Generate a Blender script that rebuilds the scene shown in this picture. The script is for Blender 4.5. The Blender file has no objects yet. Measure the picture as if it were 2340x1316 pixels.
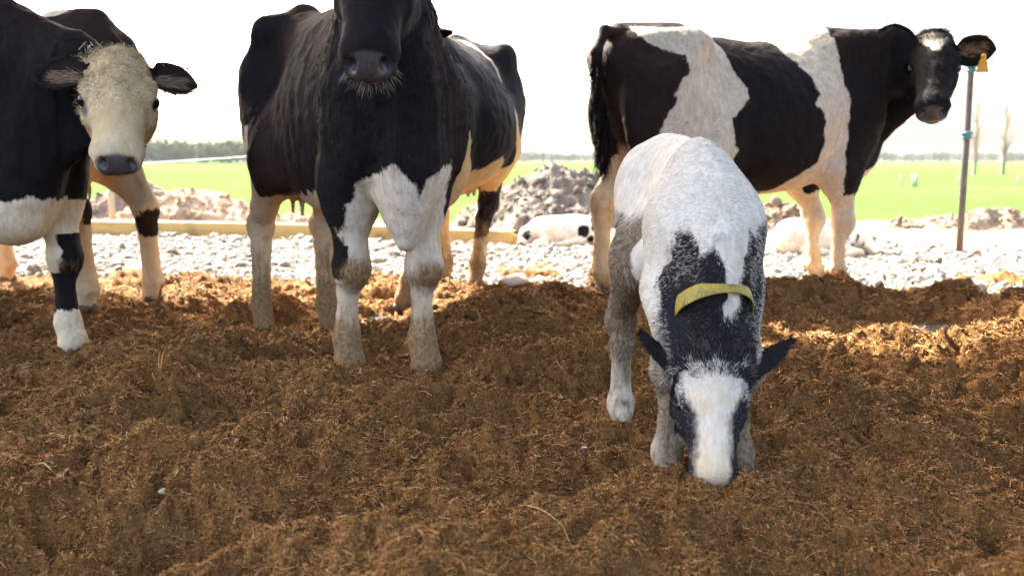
import bpy, math, os
import numpy as np
from mathutils import Vector, Matrix

SC = bpy.context.scene
COL = SC.collection
RNG = np.random.default_rng(7)
F4 = np.float32

# ------------------------------------------------------------------ camera, sky, sun, exposure
CAM_H = 0.72
PITCH = 7.73
cam_d = bpy.data.cameras.new("camera")
cam = bpy.data.objects.new("camera", cam_d)
COL.objects.link(cam)
cam.location = (0, 0, CAM_H)
cam.rotation_euler = (math.radians(90 - PITCH), 0, 0)
cam_d.sensor_width = 36
cam_d.lens = 2130 / 2340 * 36
cam_d.clip_start = 0.05
cam_d.clip_end = 6000
cam_d.dof.use_dof = True
cam_d.dof.focus_distance = 2.5
cam_d.dof.aperture_fstop = 3.4
SC.camera = cam

SUN_EL, SUN_AZ = 42.0, -39.7           # azimuth from +Y towards +X: behind the animals, to the left
w = bpy.data.worlds.new("World")
SC.world = w
w.use_nodes = True
nt = w.node_tree
sky = nt.nodes.new("ShaderNodeTexSky")
sky.sky_type = 'NISHITA'
sky.sun_disc = False
sky.sun_elevation = math.radians(SUN_EL)
sky.sun_rotation = math.radians(SUN_AZ)
sky.air_density = 0.8
sky.dust_density = 6.0
sky.ozone_density = 0.3
bg = nt.nodes["Background"]
warm = nt.nodes.new("ShaderNodeMix")                 # bright summer haze: a warmer, whiter sky
warm.data_type = 'RGBA'
warm.blend_type = 'MULTIPLY'
warm.inputs[0].default_value = 1.0
warm.inputs[7].default_value = (1.0, .955, .885, 1)
nt.links.new(sky.outputs[0], warm.inputs[6])
nt.links.new(warm.outputs[2], bg.inputs[0])
bg.inputs[1].default_value = 0.15
sd = bpy.data.lights.new("sun", 'SUN')
sd.energy = 4.0
sd.angle = math.radians(0.6)
sd.color = (1.0, 0.95, 0.87)
sun = bpy.data.objects.new("sun", sd)
COL.objects.link(sun)
sv = Vector((math.sin(math.radians(SUN_AZ)) * math.cos(math.radians(SUN_EL)),
             math.cos(math.radians(SUN_AZ)) * math.cos(math.radians(SUN_EL)), math.sin(math.radians(SUN_EL))))
sun.rotation_euler = sv.to_track_quat('Z', 'Y').to_euler()
SC.view_settings.view_transform = 'Standard'
SC.view_settings.look = 'None'
SC.view_settings.exposure = 3.05
SC.view_settings.gamma = 1
SC.cycles.max_bounces = 6
SC.cycles.use_denoising = True

# ------------------------------------------------------------------ helpers: objects and materials
def tag(o, label=None, cat=None, group=None, kind=None):
    if label: o['label'] = label
    if cat: o['category'] = cat
    if group: o['group'] = group
    if kind: o['kind'] = kind
    return o

def empty(name, loc, rz=0.0):
    o = bpy.data.objects.new(name, None)
    COL.objects.link(o)
    o.location = loc
    o.rotation_euler = (0, 0, rz)
    return o

def mesh_obj(name, V, faces, mat=None, parent=None, smooth=True, attrs=None, colors=None, normals=None):
    """faces: list of integer arrays (n,3) / (n,4)"""
    me = bpy.data.meshes.new(name)
    V = np.asarray(V, F4)
    faces = [np.asarray(f, np.int32) for f in faces if len(f)]
    nl = sum(f.size for f in faces)
    nf = sum(len(f) for f in faces)
    me.vertices.add(len(V))
    me.vertices.foreach_set('co', V.ravel())
    me.loops.add(nl)
    me.loops.foreach_set('vertex_index', np.concatenate([f.ravel() for f in faces]))
    tot = np.concatenate([np.full(len(f), f.shape[1], np.int32) for f in faces])
    start = np.concatenate([[0], np.cumsum(tot)[:-1]]).astype(np.int32)
    me.polygons.add(nf)
    me.polygons.foreach_set('loop_start', start)
    me.update(calc_edges=True)
    me.validate()
    if smooth:
        me.polygons.foreach_set('use_smooth', np.ones(len(me.polygons), bool))
    for k, a in (attrs or {}).items():
        at = me.attributes.new(k, 'FLOAT', 'POINT')
        at.data.foreach_set('value', np.asarray(a, F4))
    if colors is not None:
        at = me.attributes.new('Col', 'FLOAT_COLOR', 'POINT')
        c = np.ones((len(V), 4), F4)
        c[:, :3] = colors
        at.data.foreach_set('color', c.ravel())
    if normals is not None:
        me.normals_split_custom_set_from_vertices(np.asarray(normals, F4))
    if mat: me.materials.append(getattr(mat, "m", mat))
    o = bpy.data.objects.new(name, me)
    COL.objects.link(o)
    if parent: o.parent = parent
    return o

class NT:
    """small node-tree writer"""
    def __init__(s, name):
        s.m = bpy.data.materials.new(name)
        s.m.use_nodes = True
        s.t = s.m.node_tree
        s.b = s.t.nodes["Principled BSDF"]
    def set(s, sock, v):
        if hasattr(v, 'is_output'): s.t.links.new(v, sock)
        else: sock.default_value = v
    def bs(s, **k):
        for n, v in k.items(): s.set(s.b.inputs[n.replace('_', ' ')], v)
        return s
    def node(s, t, **k):
        n = s.t.nodes.new(t)
        for a, v in k.items(): setattr(n, a, v)
        return n
    def attr(s, name, out='Fac'):
        return s.node("ShaderNodeAttribute", attribute_name=name).outputs[out]
    def pos(s): return s.node("ShaderNodeNewGeometry").outputs['Position']
    def obj(s): return s.node("ShaderNodeTexCoord").outputs['Object']
    def noise(s, co, scale, detail=3, rough=.55, out='Fac'):
        n = s.node("ShaderNodeTexNoise")
        s.set(n.inputs['Vector'], co); n.inputs['Scale'].default_value = scale
        n.inputs['Detail'].default_value = detail; n.inputs['Roughness'].default_value = rough
        return n.outputs[out]
    def mapr(s, v, a, b, c=0., d=1., smooth=False):
        n = s.node("ShaderNodeMapRange", interpolation_type='SMOOTHSTEP' if smooth else 'LINEAR')
        s.set(n.inputs[0], v)
        for i, x in enumerate((a, b, c, d)): n.inputs[i + 1].default_value = x
        return n.outputs[0]
    def math(s, op, a, b=0.0):
        n = s.node("ShaderNodeMath", operation=op)
        s.set(n.inputs[0], a); s.set(n.inputs[1], b)
        return n.outputs[0]
    def mix(s, f, a, b):
        n = s.node("ShaderNodeMix", data_type='RGBA')
        s.set(n.inputs[0], f)
        for sock, v in ((n.inputs[6], a), (n.inputs[7], b)):
            s.set(sock, v if hasattr(v, 'is_output') else (*v, 1.0))
        return n.outputs[2]
    def scale(s, co, v):
        n = s.node("ShaderNodeMapping")
        s.set(n.inputs[0], co); n.inputs['Scale'].default_value = v
        return n.outputs[0]
    def bump(s, h, strength, dist):
        n = s.node("ShaderNodeBump")
        s.set(n.inputs['Height'], h); n.inputs['Strength'].default_value = strength
        n.inputs['Distance'].default_value = dist
        s.t.links.new(n.outputs[0], s.b.inputs['Normal'])

# ------------------------------------------------------------------ numpy noise
def _hash(ix, iy, iz, seed):
    h = (ix.astype(np.uint32) * np.uint32(374761393) + iy.astype(np.uint32) * np.uint32(668265263)
         + iz.astype(np.uint32) * np.uint32(2246822519) + np.uint32((seed * 3266489917) & 0xffffffff))
    h = (h ^ (h >> np.uint32(13))) * np.uint32(1274126177)
    h = (h ^ (h >> np.uint32(16))) * np.uint32(2654435769)
    h ^= h >> np.uint32(15)
    return (h & np.uint32(0xffffff)).astype(F4) / F4(0x7fffff) - 1
def vnoise(p, seed=0):
    """value noise in [-1,1], p (n,3) or (n,2)"""
    p = np.asarray(p, F4)
    if p.shape[1] == 2: p = np.concatenate([p, np.zeros((len(p), 1), F4)], 1); flat = True
    else: flat = False
    i = np.floor(p).astype(np.int64)
    t = p - i
    t = t * t * t * (t * (t * 6 - 15) + 10)
    x, y, z = i.T
    r = 0
    for c in range(4 if flat else 8):
        a, b, d = c & 1, (c >> 1) & 1, c >> 2
        wgt = (t[:, 0] if a else 1 - t[:, 0]) * (t[:, 1] if b else 1 - t[:, 1])
        if not flat: wgt = wgt * (t[:, 2] if d else 1 - t[:, 2])
        r = r + wgt * _hash(x + a, y + b, z + d, seed)
    return r
def fbm(p, scale, octs=4, gain=.5, seed=0, ridged=False):
    r = 0; a = 1.; s = scale
    p = np.asarray(p, F4)
    for o in range(octs):
        n = vnoise(p * s + o * 17.31, seed + o)
        r = r + a * ((1 - 2 * np.abs(n)) if ridged else n)
        a *= gain; s *= 2.03
    return r
def sstep(x, a, b):
    t = np.clip((x - a) / (b - a), 0, 1)
    return t * t * (3 - 2 * t)
def mesh_normals(V, F):
    n = np.zeros_like(V)
    fn = np.cross(V[F[:, 2]] - V[F[:, 0]], V[F[:, 3]] - V[F[:, 1]])
    for i in range(4): np.add.at(n, F[:, i], fn)
    return unit(n)
def unit(v):
    v = np.asarray(v, float)
    return v / np.maximum(np.linalg.norm(v, axis=-1, keepdims=True), 1e-9)

# ------------------------------------------------------------------ implicit sculpting
class SDF:
    def __init__(s, lo, hi, h):
        s.lo = np.array(lo, float); s.h = h
        n = np.ceil((np.array(hi) - s.lo) / h).astype(int) + 1
        s.n = n
        s.F = np.full(n, 0.5, F4)
        s.ax = [(s.lo[i] + h * np.arange(n[i])).astype(F4) for i in range(3)]
    def op(s, fn, lo, hi, k, cut=False):
        lo = np.array(lo, float) - k - 2 * s.h; hi = np.array(hi, float) + k + 2 * s.h
        a = np.clip(np.floor((lo - s.lo) / s.h).astype(int), 0, s.n)
        b = np.clip(np.ceil((hi - s.lo) / s.h).astype(int) + 1, 0, s.n)
        if np.any(b <= a): return
        X = s.ax[0][a[0]:b[0], None, None]; Y = s.ax[1][None, a[1]:b[1], None]; Z = s.ax[2][None, None, a[2]:b[2]]
        d = fn(X, Y, Z).astype(F4)
        A = s.F[a[0]:b[0], a[1]:b[1], a[2]:b[2]]
        if not cut:
            h = np.maximum(k - np.abs(A - d), 0) / k
            A[...] = np.minimum(A, d) - h * h * k * .25
        else:
            d = -d
            h = np.maximum(k - np.abs(A - d), 0) / k
            A[...] = np.maximum(A, d) + h * h * k * .25
    def ell(s, c, r, k=.04, R=None, cut=False):
        c = np.asarray(c, float); r = np.asarray(r, float)
        R = np.eye(3) if R is None else R
        ext = np.sqrt((R ** 2 @ (r ** 2)))
        def fn(X, Y, Z):
            x, y, z = X - c[0], Y - c[1], Z - c[2]
            q = [x * R[0, i] + y * R[1, i] + z * R[2, i] for i in range(3)]
            k0 = np.sqrt(sum((q[i] / r[i]) ** 2 for i in range(3)))
            k1 = np.sqrt(sum((q[i] / r[i] ** 2) ** 2 for i in range(3))) + 1e-9
            return k0 * (k0 - 1) / k1
        s.op(fn, c - ext, c + ext, k, cut)
    def rc(s, a, b, ra, rb, k=.03, sq=None, cut=False):
        a = np.asarray(a, float); b = np.asarray(b, float)
        ab = b - a; L2 = max(ab @ ab, 1e-9)
        m = max(ra, rb)
        def fn(X, Y, Z):
            x, y, z = X - a[0], Y - a[1], Z - a[2]
            t = np.clip((x * ab[0] + y * ab[1] + z * ab[2]) / L2, 0, 1)
            x = x - t * ab[0]; y = y - t * ab[1]; z = z - t * ab[2]
            q = x * x + y * y + z * z
            g = 1.
            if sq is not None:
                n, g = sq
                q = q + (x * n[0] + y * n[1] + z * n[2]) ** 2 * (g * g - 1)
            return (np.sqrt(q) - (ra + (rb - ra) * t)) / max(1, .5 * (1 + g))
        s.op(fn, np.minimum(a, b) - m, np.maximum(a, b) + m, k, cut)
    def chain(s, P, r, k=.03, sq=None):
        for i in range(len(P) - 1): s.rc(P[i], P[i + 1], r[i], r[i + 1], k, sq)
    def loft(s, S, k=.05, yc=None):
        """sections (x, top, bottom, half width, exponent up, exponent down, mid height fraction)"""
        S = np.array(S, float)
        xs = S[:, 0]
        def fn(X, Y, Z):
            x = np.clip(X.ravel(), xs[0], xs[-1])
            c = [cubic(xs, S[:, j], x)[:, None, None].astype(F4) for j in range(1, 7)]
            top, bot, hw, nu, nd, mf = c
            zm = bot + mf * (top - bot)
            Yc = Y - (0 if yc is None else yc(x)[:, None, None])
            zz = np.where(Z > zm, (Z - zm) / (top - zm), (zm - Z) / (zm - bot))
            n = np.where(Z > zm, nu, nd)
            rho = (np.abs(Yc / hw) ** n + np.abs(zz) ** n + 1e-9) ** (1 / n)
            d = (rho - 1) * np.minimum(hw, (top - bot) * .5) * .9
            dx = np.maximum(np.maximum(xs[0] - X, X - xs[-1]), 0)
            return np.where(dx > 0, np.sqrt(np.maximum(d, 0) ** 2 + dx ** 2), d)
        W = S[:, 3].max() + .1 + (0 if yc is None else np.abs(yc(xs)).max())
        s.op(fn, (xs[0], -W, S[:, 2].min()), (xs[-1], W, S[:, 1].max()), k)
    def mesh(s):
        F = s.F
        neg = F < 0
        n = s.n - 1
        cnt = np.zeros(n, np.int8)
        for c in range(8):
            a, b, d = c & 1, (c >> 1) & 1, c >> 2
            cnt += neg[a:a + n[0], b:b + n[1], d:d + n[2]]
        m = (cnt > 0) & (cnt < 8)
        cells = np.argwhere(m)
        idx = np.full(n, -1, np.int32)
        idx[m] = np.arange(len(cells))
        acc = np.zeros((len(cells), 3)); num = np.zeros(len(cells))
        corners = [np.array([c & 1, (c >> 1) & 1, c >> 2]) for c in range(8)]
        for i in range(8):
            for ax in range(3):
                if corners[i][ax]: continue
                o = np.zeros(3, int); o[ax] = 1
                p = cells + corners[i]; q = p + o
                fa = F[p[:, 0], p[:, 1], p[:, 2]]; fb = F[q[:, 0], q[:, 1], q[:, 2]]
                cr = (fa < 0) != (fb < 0)
                t = fa / np.where(cr, fa - fb, 1)
                acc += np.where(cr[:, None], corners[i] + t[:, None] * o, 0); num += cr
        V = s.lo + s.h * (cells + acc / num[:, None])
        quads = []
        for ax in range(3):
            o = np.zeros(3, int); o[ax] = 1
            e = [0, 1, 2]; e.remove(ax)
            A = F[:-1 if ax == 0 else None, :-1 if ax == 1 else None, :-1 if ax == 2 else None] < 0
            B = F[1 if ax == 0 else 0:, 1 if ax == 1 else 0:, 1 if ax == 2 else 0:] < 0
            p = np.argwhere(A != B)
            sgn = A[p[:, 0], p[:, 1], p[:, 2]]
            ok = (p[:, e[0]] > 0) & (p[:, e[1]] > 0) & (p[:, e[0]] < n[e[0]]) & (p[:, e[1]] < n[e[1]])
            p = p[ok]; sgn = sgn[ok]
            if ax == 1: sgn = ~sgn
            u = np.zeros(3, int); u[e[0]] = 1; v = np.zeros(3, int); v[e[1]] = 1
            g = lambda q: idx[q[:, 0], q[:, 1], q[:, 2]]
            f = np.stack([g(p - u - v), g(p - v), g(p), g(p - u)], 1)
            f[~sgn] = f[~sgn][:, ::-1]
            quads.append(f)
        return V, np.concatenate(quads)

def cubic(xs, ys, x):
    """monotone-ish cubic (Catmull-Rom tangents)"""
    m = np.gradient(ys, xs)
    i = np.clip(np.searchsorted(xs, x) - 1, 0, len(xs) - 2)
    h = xs[i + 1] - xs[i]; t = (x - xs[i]) / h
    return ((2 * t ** 3 - 3 * t ** 2 + 1) * ys[i] + (t ** 3 - 2 * t ** 2 + t) * h * m[i]
            + (-2 * t ** 3 + 3 * t ** 2) * ys[i + 1] + (t ** 3 - t ** 2) * h * m[i + 1])

def vnormals(o):
    me = o.data
    n = np.empty(len(me.vertices) * 3, F4)
    me.vertex_normals.foreach_get('vector', n)
    return n.reshape(-1, 3)

def poly_sdf(P, poly):
    """signed distance (negative inside) of 2-D points to a polygon"""
    poly = np.asarray(poly, float)
    d = np.full(len(P), 1e9); ins = np.zeros(len(P), bool)
    for i in range(len(poly)):
        a, b = poly[i - 1], poly[i]
        ab = b - a
        t = np.clip(((P - a) @ ab) / (ab @ ab), 0, 1)
        d = np.minimum(d, np.linalg.norm(P - a - t[:, None] * ab, axis=1))
        c = (a[1] > P[:, 1]) != (b[1] > P[:, 1])
        with np.errstate(divide='ignore', invalid='ignore'):
            ins ^= c & (P[:, 0] < (b[0] - a[0]) * (P[:, 1] - a[1]) / (b[1] - a[1]) + a[0])
    return np.where(ins, -d, d)

def ell_sdf(P, c, r):
    q = (P - np.array(c)) / np.array(r)
    return (np.linalg.norm(q, axis=1) - 1) * min(r)
# ------------------------------------------------------------------ animals: shared anatomy
def frame(u, roll_up):
    u = unit(u)
    v = unit(np.cross(roll_up, u)); w_ = np.cross(u, v)
    return np.stack([u, v, w_], 1)           # columns: muzzle, left, crown

def head_shape(sd, P, M, s=1.0, wide=1.0):
    wv = np.array((1, wide, 1))
    T = lambda p: np.asarray(P) + M @ (np.array(p, float) * s * wv)
    def E(c, r, k=.04, cut=False, R=None):
        sd.ell(T(c), np.array(r) * s * wv, k * s, M if R is None else M @ R, cut)
    def RC(a, b, ra, rb, k=.04, sq=None, cut=False):
        sd.rc(T(a), T(b), ra * s, rb * s, k * s, (M @ np.array((0., 1, 0)), 1 / wide) if wide != 1 else None, cut)
    E((.05, 0, -.085), (.12, .098, .105))
    E((.15, 0, -.085), (.13, .108, .095))
    E((.012, 0, -.035), (.055, .062, .055), .06)
    RC((.14, 0, -.07), (.43, 0, -.078), .082, .056, .05, ((0, 1, 0), 1.0))
    RC((.24, .03, -.075), (.36, .026, -.085), .05, .04, .05)
    RC((.24, -.03, -.075), (.36, -.026, -.085), .05, .04, .05)
    for q in (1, -1):
        E((.15, q * .058, -.155), (.115, .042, .085), .05)
        RC((.15, q * .06, -.20), (.38, q * .02, -.148), .04, .03, .06)
        E((.158, q * .090, -.040), (.05, .026, .022), .035)
        E((.215, q * .090, -.105), (.06, .022, .028), .035)
    E((.445, 0, -.088), (.062, .080, .064), .05)
    E((.475, 0, -.105), (.045, .066, .045), .03)
    E((.425, 0, -.158), (.056, .046, .026), .022)
    for q in (1, -1):
        a = .5 * q
        R = np.array([[math.cos(a), -math.sin(a), 0], [math.sin(a), math.cos(a), 0], [0, 0, 1]])
        E((.19, q * .118, -.064), (.026, .022, .018), .010, True)
        E((.507, q * .047, -.078), (.03, .0145, .021), .014, True, R)
        E((.475, q * .076, -.105), (.03, .006, .011), .012, True)
    RC((.36, .078, -.134), (.53, 0, -.136), .006, .006, .016, None, True)
    RC((.36, -.078, -.134), (.53, 0, -.136), .006, .006, .016, None, True)
    return T

def ear_mesh(base, a, nrm, L, W, cup=.05, thick=.007, tip=1.0, n=14, m=9):
    """a cupped leaf with real thickness: returns verts, quads"""
    a = unit(a); nrm = unit(np.asarray(nrm, float) - a * np.dot(nrm, a)); b = np.cross(nrm, a)
    s = np.linspace(0, 1, n)
    wd = W * (.36 * (1 - s) ** .8 + np.sin(np.pi * np.clip(s, 0, 1) ** (.8 * tip)) ** .75 * .62) if tip > 1 else \
        W * (.50 * (1 - s) ** 3 + np.sqrt(np.clip(1 - ((s - .54) / .462) ** 2, 0, 1)))
    wd *= np.sqrt(np.clip(1 - s ** 8, 0.0, 1)); wd[-1] = W * .03
    t = np.linspace(-1, 1, m)
    V = []
    for side in (1, -1):
        for i in range(n):
            cupi = cup * (1 - .75 * s[i])
            for tj in t:
                V.append(np.asarray(base) + a * L * s[i] + b * wd[i] * tj + nrm * (cupi * (tj * tj - .6) - .10 * L * s[i] ** 2)
                         + nrm * side * thick * math.sqrt(max(0., 1 - tj * tj * .98)) * (1 - .5 * s[i]))
    F = []
    for k in range(2):
        o = k * n * m
        for i in range(n - 1):
            for j in range(m - 1):
                q = [o + i * m + j, o + i * m + j + 1, o + (i + 1) * m + j + 1, o + (i + 1) * m + j]
                F.append(q if k else q[::-1])
    o = n * m
    ring = [i * m for i in range(n)] + [(n - 1) * m + j for j in range(1, m)] + [i * m + m - 1 for i in range(n - 2, -1, -1)]
    for p, q in zip(ring[:-1], ring[1:]): F.append([p, q, q + o, p + o])
    return np.array(V), np.array(F)

def sphere_mesh(c, r, n=14, m=20):
    V = []; F = []
    for i in range(n + 1):
        th = math.pi * i / n
        for j in range(m):
            ph = 2 * math.pi * j / m
            V.append((c[0] + r * math.sin(th) * math.cos(ph), c[1] + r * math.sin(th) * math.sin(ph), c[2] + r * math.cos(th)))
    for i in range(n):
        for j in range(m):
            F.append((i * m + j, (i + 1) * m + j, (i + 1) * m + (j + 1) % m, i * m + (j + 1) % m))
    return np.array(V), np.array(F)

def hoof_mesh(p, fwd, s):
    """a cloven hoof: two claws with a gap, at the end of the pastern"""
    sd = SDF(p - .11 * s, p + .13 * s, .0065 * s)
    f = unit([fwd[0], fwd[1], 0]); l = np.array([-f[1], f[0], 0])
    for q in (1, -1):
        c = p + l * q * .027 * s
        sd.chain([c + f * -.02 * s + [0, 0, .035 * s], c + f * .045 * s + [0, 0, .004 * s]], [.034 * s, .022 * s], .01)
        sd.ell(c + f * .015 * s, (.05 * s, .05 * s, .03 * s), .01)
    sd.rc(p + f * .01 * s + [0, 0, -.05 * s], p + f * .09 * s + [0, 0, .05 * s], .004 * s, .005 * s, .01, (l, 1.5), True)
    return sd.mesh()

# adult joints: shoulder, elbow, above knee, knee, cannon, fetlock, pastern end | hip, stifle, above hock, hock, cannon, fetlock, pastern end
FRONT = np.array([(.58, .21, .98), (.50, .20, .70), (.55, .185, .46), (.56, .18, .39), (.545, .18, .30), (.545, .18, .125), (.585, .18, .04)])
FRONT_R = np.array([.15, .115, .057, .057, .034, .044, .054])
HIND = np.array([(-.55, .20, 1.10), (-.36, .24, .80), (-.62, .20, .585), (-.70, .19, .50), (-.68, .185, .40), (-.665, .18, .135), (-.625, .18, .04)])
HIND_R = np.array([.20, .155, .066, .060, .045, .048, .048])
TORSO = [(-.93, 1.31, 1.16, .05, 2, 2, .5), (-.86, 1.38, 1.00, .15, 2, 2, .5), (-.74, 1.415, .88, .225, 2.2, 2, .55), (-.58, 1.425, .77, .275, 2.3, 2, .58),
         (-.42, 1.42, .68, .285, 2.2, 2, .5), (-.22, 1.39, .585, .335, 1.8, 2.1, .45), (.05, 1.385, .55, .365, 1.7, 2.2, .43), (.30, 1.40, .575, .335, 1.6, 2.2, .45),
         (.48, 1.43, .62, .275, 1.5, 2.1, .48), (.64, 1.38, .66, .215, 1.6, 2, .5), (.76, 1.24, .72, .15, 2, 2, .5), (.83, 1.10, .82, .06, 2, 2, .5)]

def adult(h, feet, headP, headM, hs=1.0, s=1.0, torso=None, lo=(-1.1, -.62, -.1), hi=(1.6, .62, 1.75), tail=None, udder=1.0, neck_up=0.0,
          extra=None, hind_r=1.0, front_r=1.0, width=1.0, neck_r=1.0, wide=1.0):
    """feet: fl, fr, hl, hr hoof targets in local coordinates. Returns the body mesh data and places"""
    sd = SDF(lo, hi, h)
    S = np.array(torso if torso is not None else TORSO, float)
    S[:, :3] *= s; S[:, 3] *= s * width
    sd.loft(S, .05)
    J = {}
    for key in ('fl', 'fr', 'hl', 'hr'):
        q = 1 if key[1] == 'l' else -1
        base = (FRONT if key[0] == 'f' else HIND) * s
        base = base * [1, q * width, 1]
        R = (FRONT_R * front_r if key[0] == 'f' else HIND_R * hind_r) * s
        off = np.array(feet[key]) - base[-1] + [0, 0, .04]
        wgt = np.array([.05, .2, .55, .66, .78, .95, 1.0])[:, None] if key[0] == 'f' else np.array([0, .12, .5, .62, .75, .95, 1.0])[:, None]
        j = base + off * wgt
        J[key] = j
        for i in range(6):
            k = .09 if i == 0 else (.07 if i == 1 else .03)
            sq = ((0, 1, 0), 1.45) if i == 0 else (((0, 1, 0), 1.2) if i == 1 else None)
            sd.rc(j[i], j[i + 1], R[i], R[i + 1], k * s, sq)
        if key[0] == 'f':
            sd.ell(j[3] + [.012 * s, 0, .0], (.05 * s, .058 * s, .07 * s), .04 * s)     # knee
            sd.ell(j[0] + [.0, -q * .02, -.05], (.15 * s, .08 * s, .22 * s), .08 * s)  # shoulder blade
            sd.ell(j[1] + [0, 0, -.02], (.10 * s, .075 * s, .16 * s), .06 * s)           # forearm muscle
        else:
            sd.ell(j[0] + [-.06 * s, 0, -.12 * s], (.24 * s, .115 * s, .34 * s), .09 * s)  # thigh
            sd.rc(j[3] + [-.035 * s, 0, .045 * s], j[2] + [-.05 * s, 0, .10 * s], .026 * s, .022 * s, .035 * s)    # hock point and tendon
            sd.ell(j[3] + [.005 * s, 0, -.01 * s], (.058 * s, .05 * s, .075 * s), .035 * s)
        for e in (1, -1):                                                         # fetlock and dew claws
            sd.ell(j[5] + [-.045 * s, e * .022 * s, -.01 * s], (.016 * s, .014 * s, .02 * s), .02 * s)
    for q in (1, -1):
        sd.ell(np.array((-.49, q * .235 * width, 1.315)) * s, np.array((.09, .06, .07)) * s, .12 * s)        # hook bones
        sd.ell(np.array((-.86, q * .115 * width, 1.25)) * s, np.array((.05, .045, .06)) * s, .07 * s)         # pin bones
        sd.ell(np.array((-.33, q * .37 * width, 1.20)) * s, np.array((.15, .075, .11)) * s, .12 * s, None, True)     # flank hollow
        sd.ell(np.array((-.70, q * .30 * width, 1.33)) * s, np.array((.13, .08, .07)) * s, .10 * s, None, True)      # thurl dip
    sd.rc(np.array((-.80, 0, 1.40)) * s, np.array((-.45, 0, 1.405)) * s, .03 * s, .03 * s, .08 * s)
    # neck
    P = np.asarray(headP, float); M = headM
    N0 = np.array((.52, 0, 1.12)) * s
    HB = P + M @ (np.array((.03, 0, -.10)) * hs)
    mid = (N0 * .45 + HB * .55) + np.array([0, 0, .02 + neck_up])
    side = np.cross(unit(HB - N0), [0, 0, 1]); side = unit(side)
    sd.rc(N0, mid, .26 * s, .175 * s * neck_r, .12 * s, (side, 1.45))
    sd.rc(mid, HB, .175 * s * neck_r, .100 * hs, .09 * s, (side, 1.25))
    wth = np.array((.42, 0, 1.36)) * s
    sd.rc(wth, (wth * .35 + P * .65) + [0, 0, neck_up * .6], .06 * s, .05 * s, .14 * s)            # crest
    thr = P + M @ (np.array((.10, 0, -.24)) * hs)
    brk = np.array((.78, 0, .80)) * s
    sd.rc(thr, brk, .045 * hs, .07 * s, .11 * s, (side, 1.5))                                         # dewlap
    sd.ell(brk + np.array((-.05, 0, -.04)) * s, np.array((.11, .10, .15)) * s, .10 * s)                 # brisket
    T = head_shape(sd, P, M, hs, wide)
    if udder:
        u = udder * s
        sd.ell(np.array((-.50, 0, .72)) * s + [0, 0, -.03 * u], np.array((.23, .175, .19)) * u, .06 * s)
        sd.rc((-.62 * s, 0, .78 * s), (-.74 * s, 0, .98 * s), .13 * u, .08 * u, .06 * s)
        for x in (-.42, -.57):
            for q in (1, -1):
                t = np.array((x * s, q * .085 * u, .57 * s))
                sd.rc(t + [0, 0, .03], t - [0, 0, .045 * u], .019 * u, .014 * u, .025 * s)
    if tail is not None: sd.chain(tail, np.linspace(.034, .016, len(tail)) * s, .03 * s)
    if extra: extra(sd, J, T)
    V, F = sd.mesh()
    return V, F, J, T

def add_ears(V, F, parts):
    isear = np.zeros(len(V))
    for v, f in parts:
        F = np.concatenate([F, f + len(V)]); V = np.concatenate([V, v])
        isear = np.concatenate([isear, np.ones(len(v))])
    return V, F, isear

# ------------------------------------------------------------------ animals: coats
def coat_material(name, black=(.009, .008, .0083), white=(.66, .59, .49), brown=(.055, .030, .021), mudcol=(.30, .19, .095), edge=.012, streak=(60, 60, 14),
                  sheen=.0, rough=.82, bump=.35, noisy=.02):
    n = NT(name)
    co = n.obj()
    st = n.scale(co, streak)
    hair = n.noise(st, 1.0, 4, .65)
    mid = n.noise(co, 9.0, 4, .6)
    fine = n.noise(co, 90.0, 3, .6)
    jit = n.math('MULTIPLY', n.math('SUBTRACT', n.math('ADD', hair, n.math('MULTIPLY', fine, .6)), .8), noisy)
    wfac = n.mapr(n.math('ADD', n.attr('white'), jit), -edge * .5, edge * .5, 0, 1, True)
    blk = n.mix(n.mapr(n.math('ADD', n.math('MULTIPLY', hair, .6), n.attr('tint')), .35, 1.25), black, brown)
    wht = n.mix(n.mapr(mid, .35, .75), white, tuple(c * .86 for c in white))
    wht = n.mix(n.mapr(hair, .30, .62), tuple(c * f for c, f in zip(white, (.70, .66, .60))), wht)
    wht = n.mix(n.mapr(n.math('ADD', n.math('MULTIPLY', mid, .9), n.attr('cream')), .6, 1.3), wht, (.52, .375, .19))
    c = n.mix(wfac, blk, wht)
    c = n.mix(n.attr('skin'), c, n.mix(n.mapr(mid, .3, .7), (.44, .29, .20), (.52, .37, .28)))
    mud = n.mapr(n.math('ADD', n.attr('mud'), n.math('MULTIPLY', n.math('SUBTRACT', n.math('ADD', mid, hair), 1.0), .9)), .25, .75, 0, 1, True)
    mc = n.mix(n.mapr(fine, .35, .65), mudcol, tuple(x * .45 for x in mudcol))
    c = n.mix(mud, c, mc)
    nose = n.attr('nose')
    c = n.mix(nose, c, n.mix(n.mapr(fine, .4, .7), (.045, .041, .042), (.085, .075, .072)))
    n.bs(Base_Color=c, Roughness=n.math('SUBTRACT', rough, n.math('MULTIPLY', nose, .48)), Specular_IOR_Level=n.mapr(nose, 0, 1, .10, .5),
         Sheen_Weight=n.mapr(nose, 0, 1, sheen, 0), Sheen_Roughness=.5)
    n.bump(n.math('ADD', n.math('ADD', hair, n.math('MULTIPLY', fine, .4)), n.noise(n.scale(co, (26, 26, 12)), 1.0, 3, .6)), bump, .007)
    return n.m

def fur_material(name, rough=.85, sheen=.0):
    n = NT(name)
    n.bs(Base_Color=n.attr('Col', 'Color'), Roughness=rough, Specular_IOR_Level=.12, Sheen_Weight=sheen)
    return n.m

def eye_material():
    n = NT("eye")
    n.bs(Base_Color=(.010, .007, .006, 1), Roughness=.06, Specular_IOR_Level=.6)
    return n.m

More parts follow.
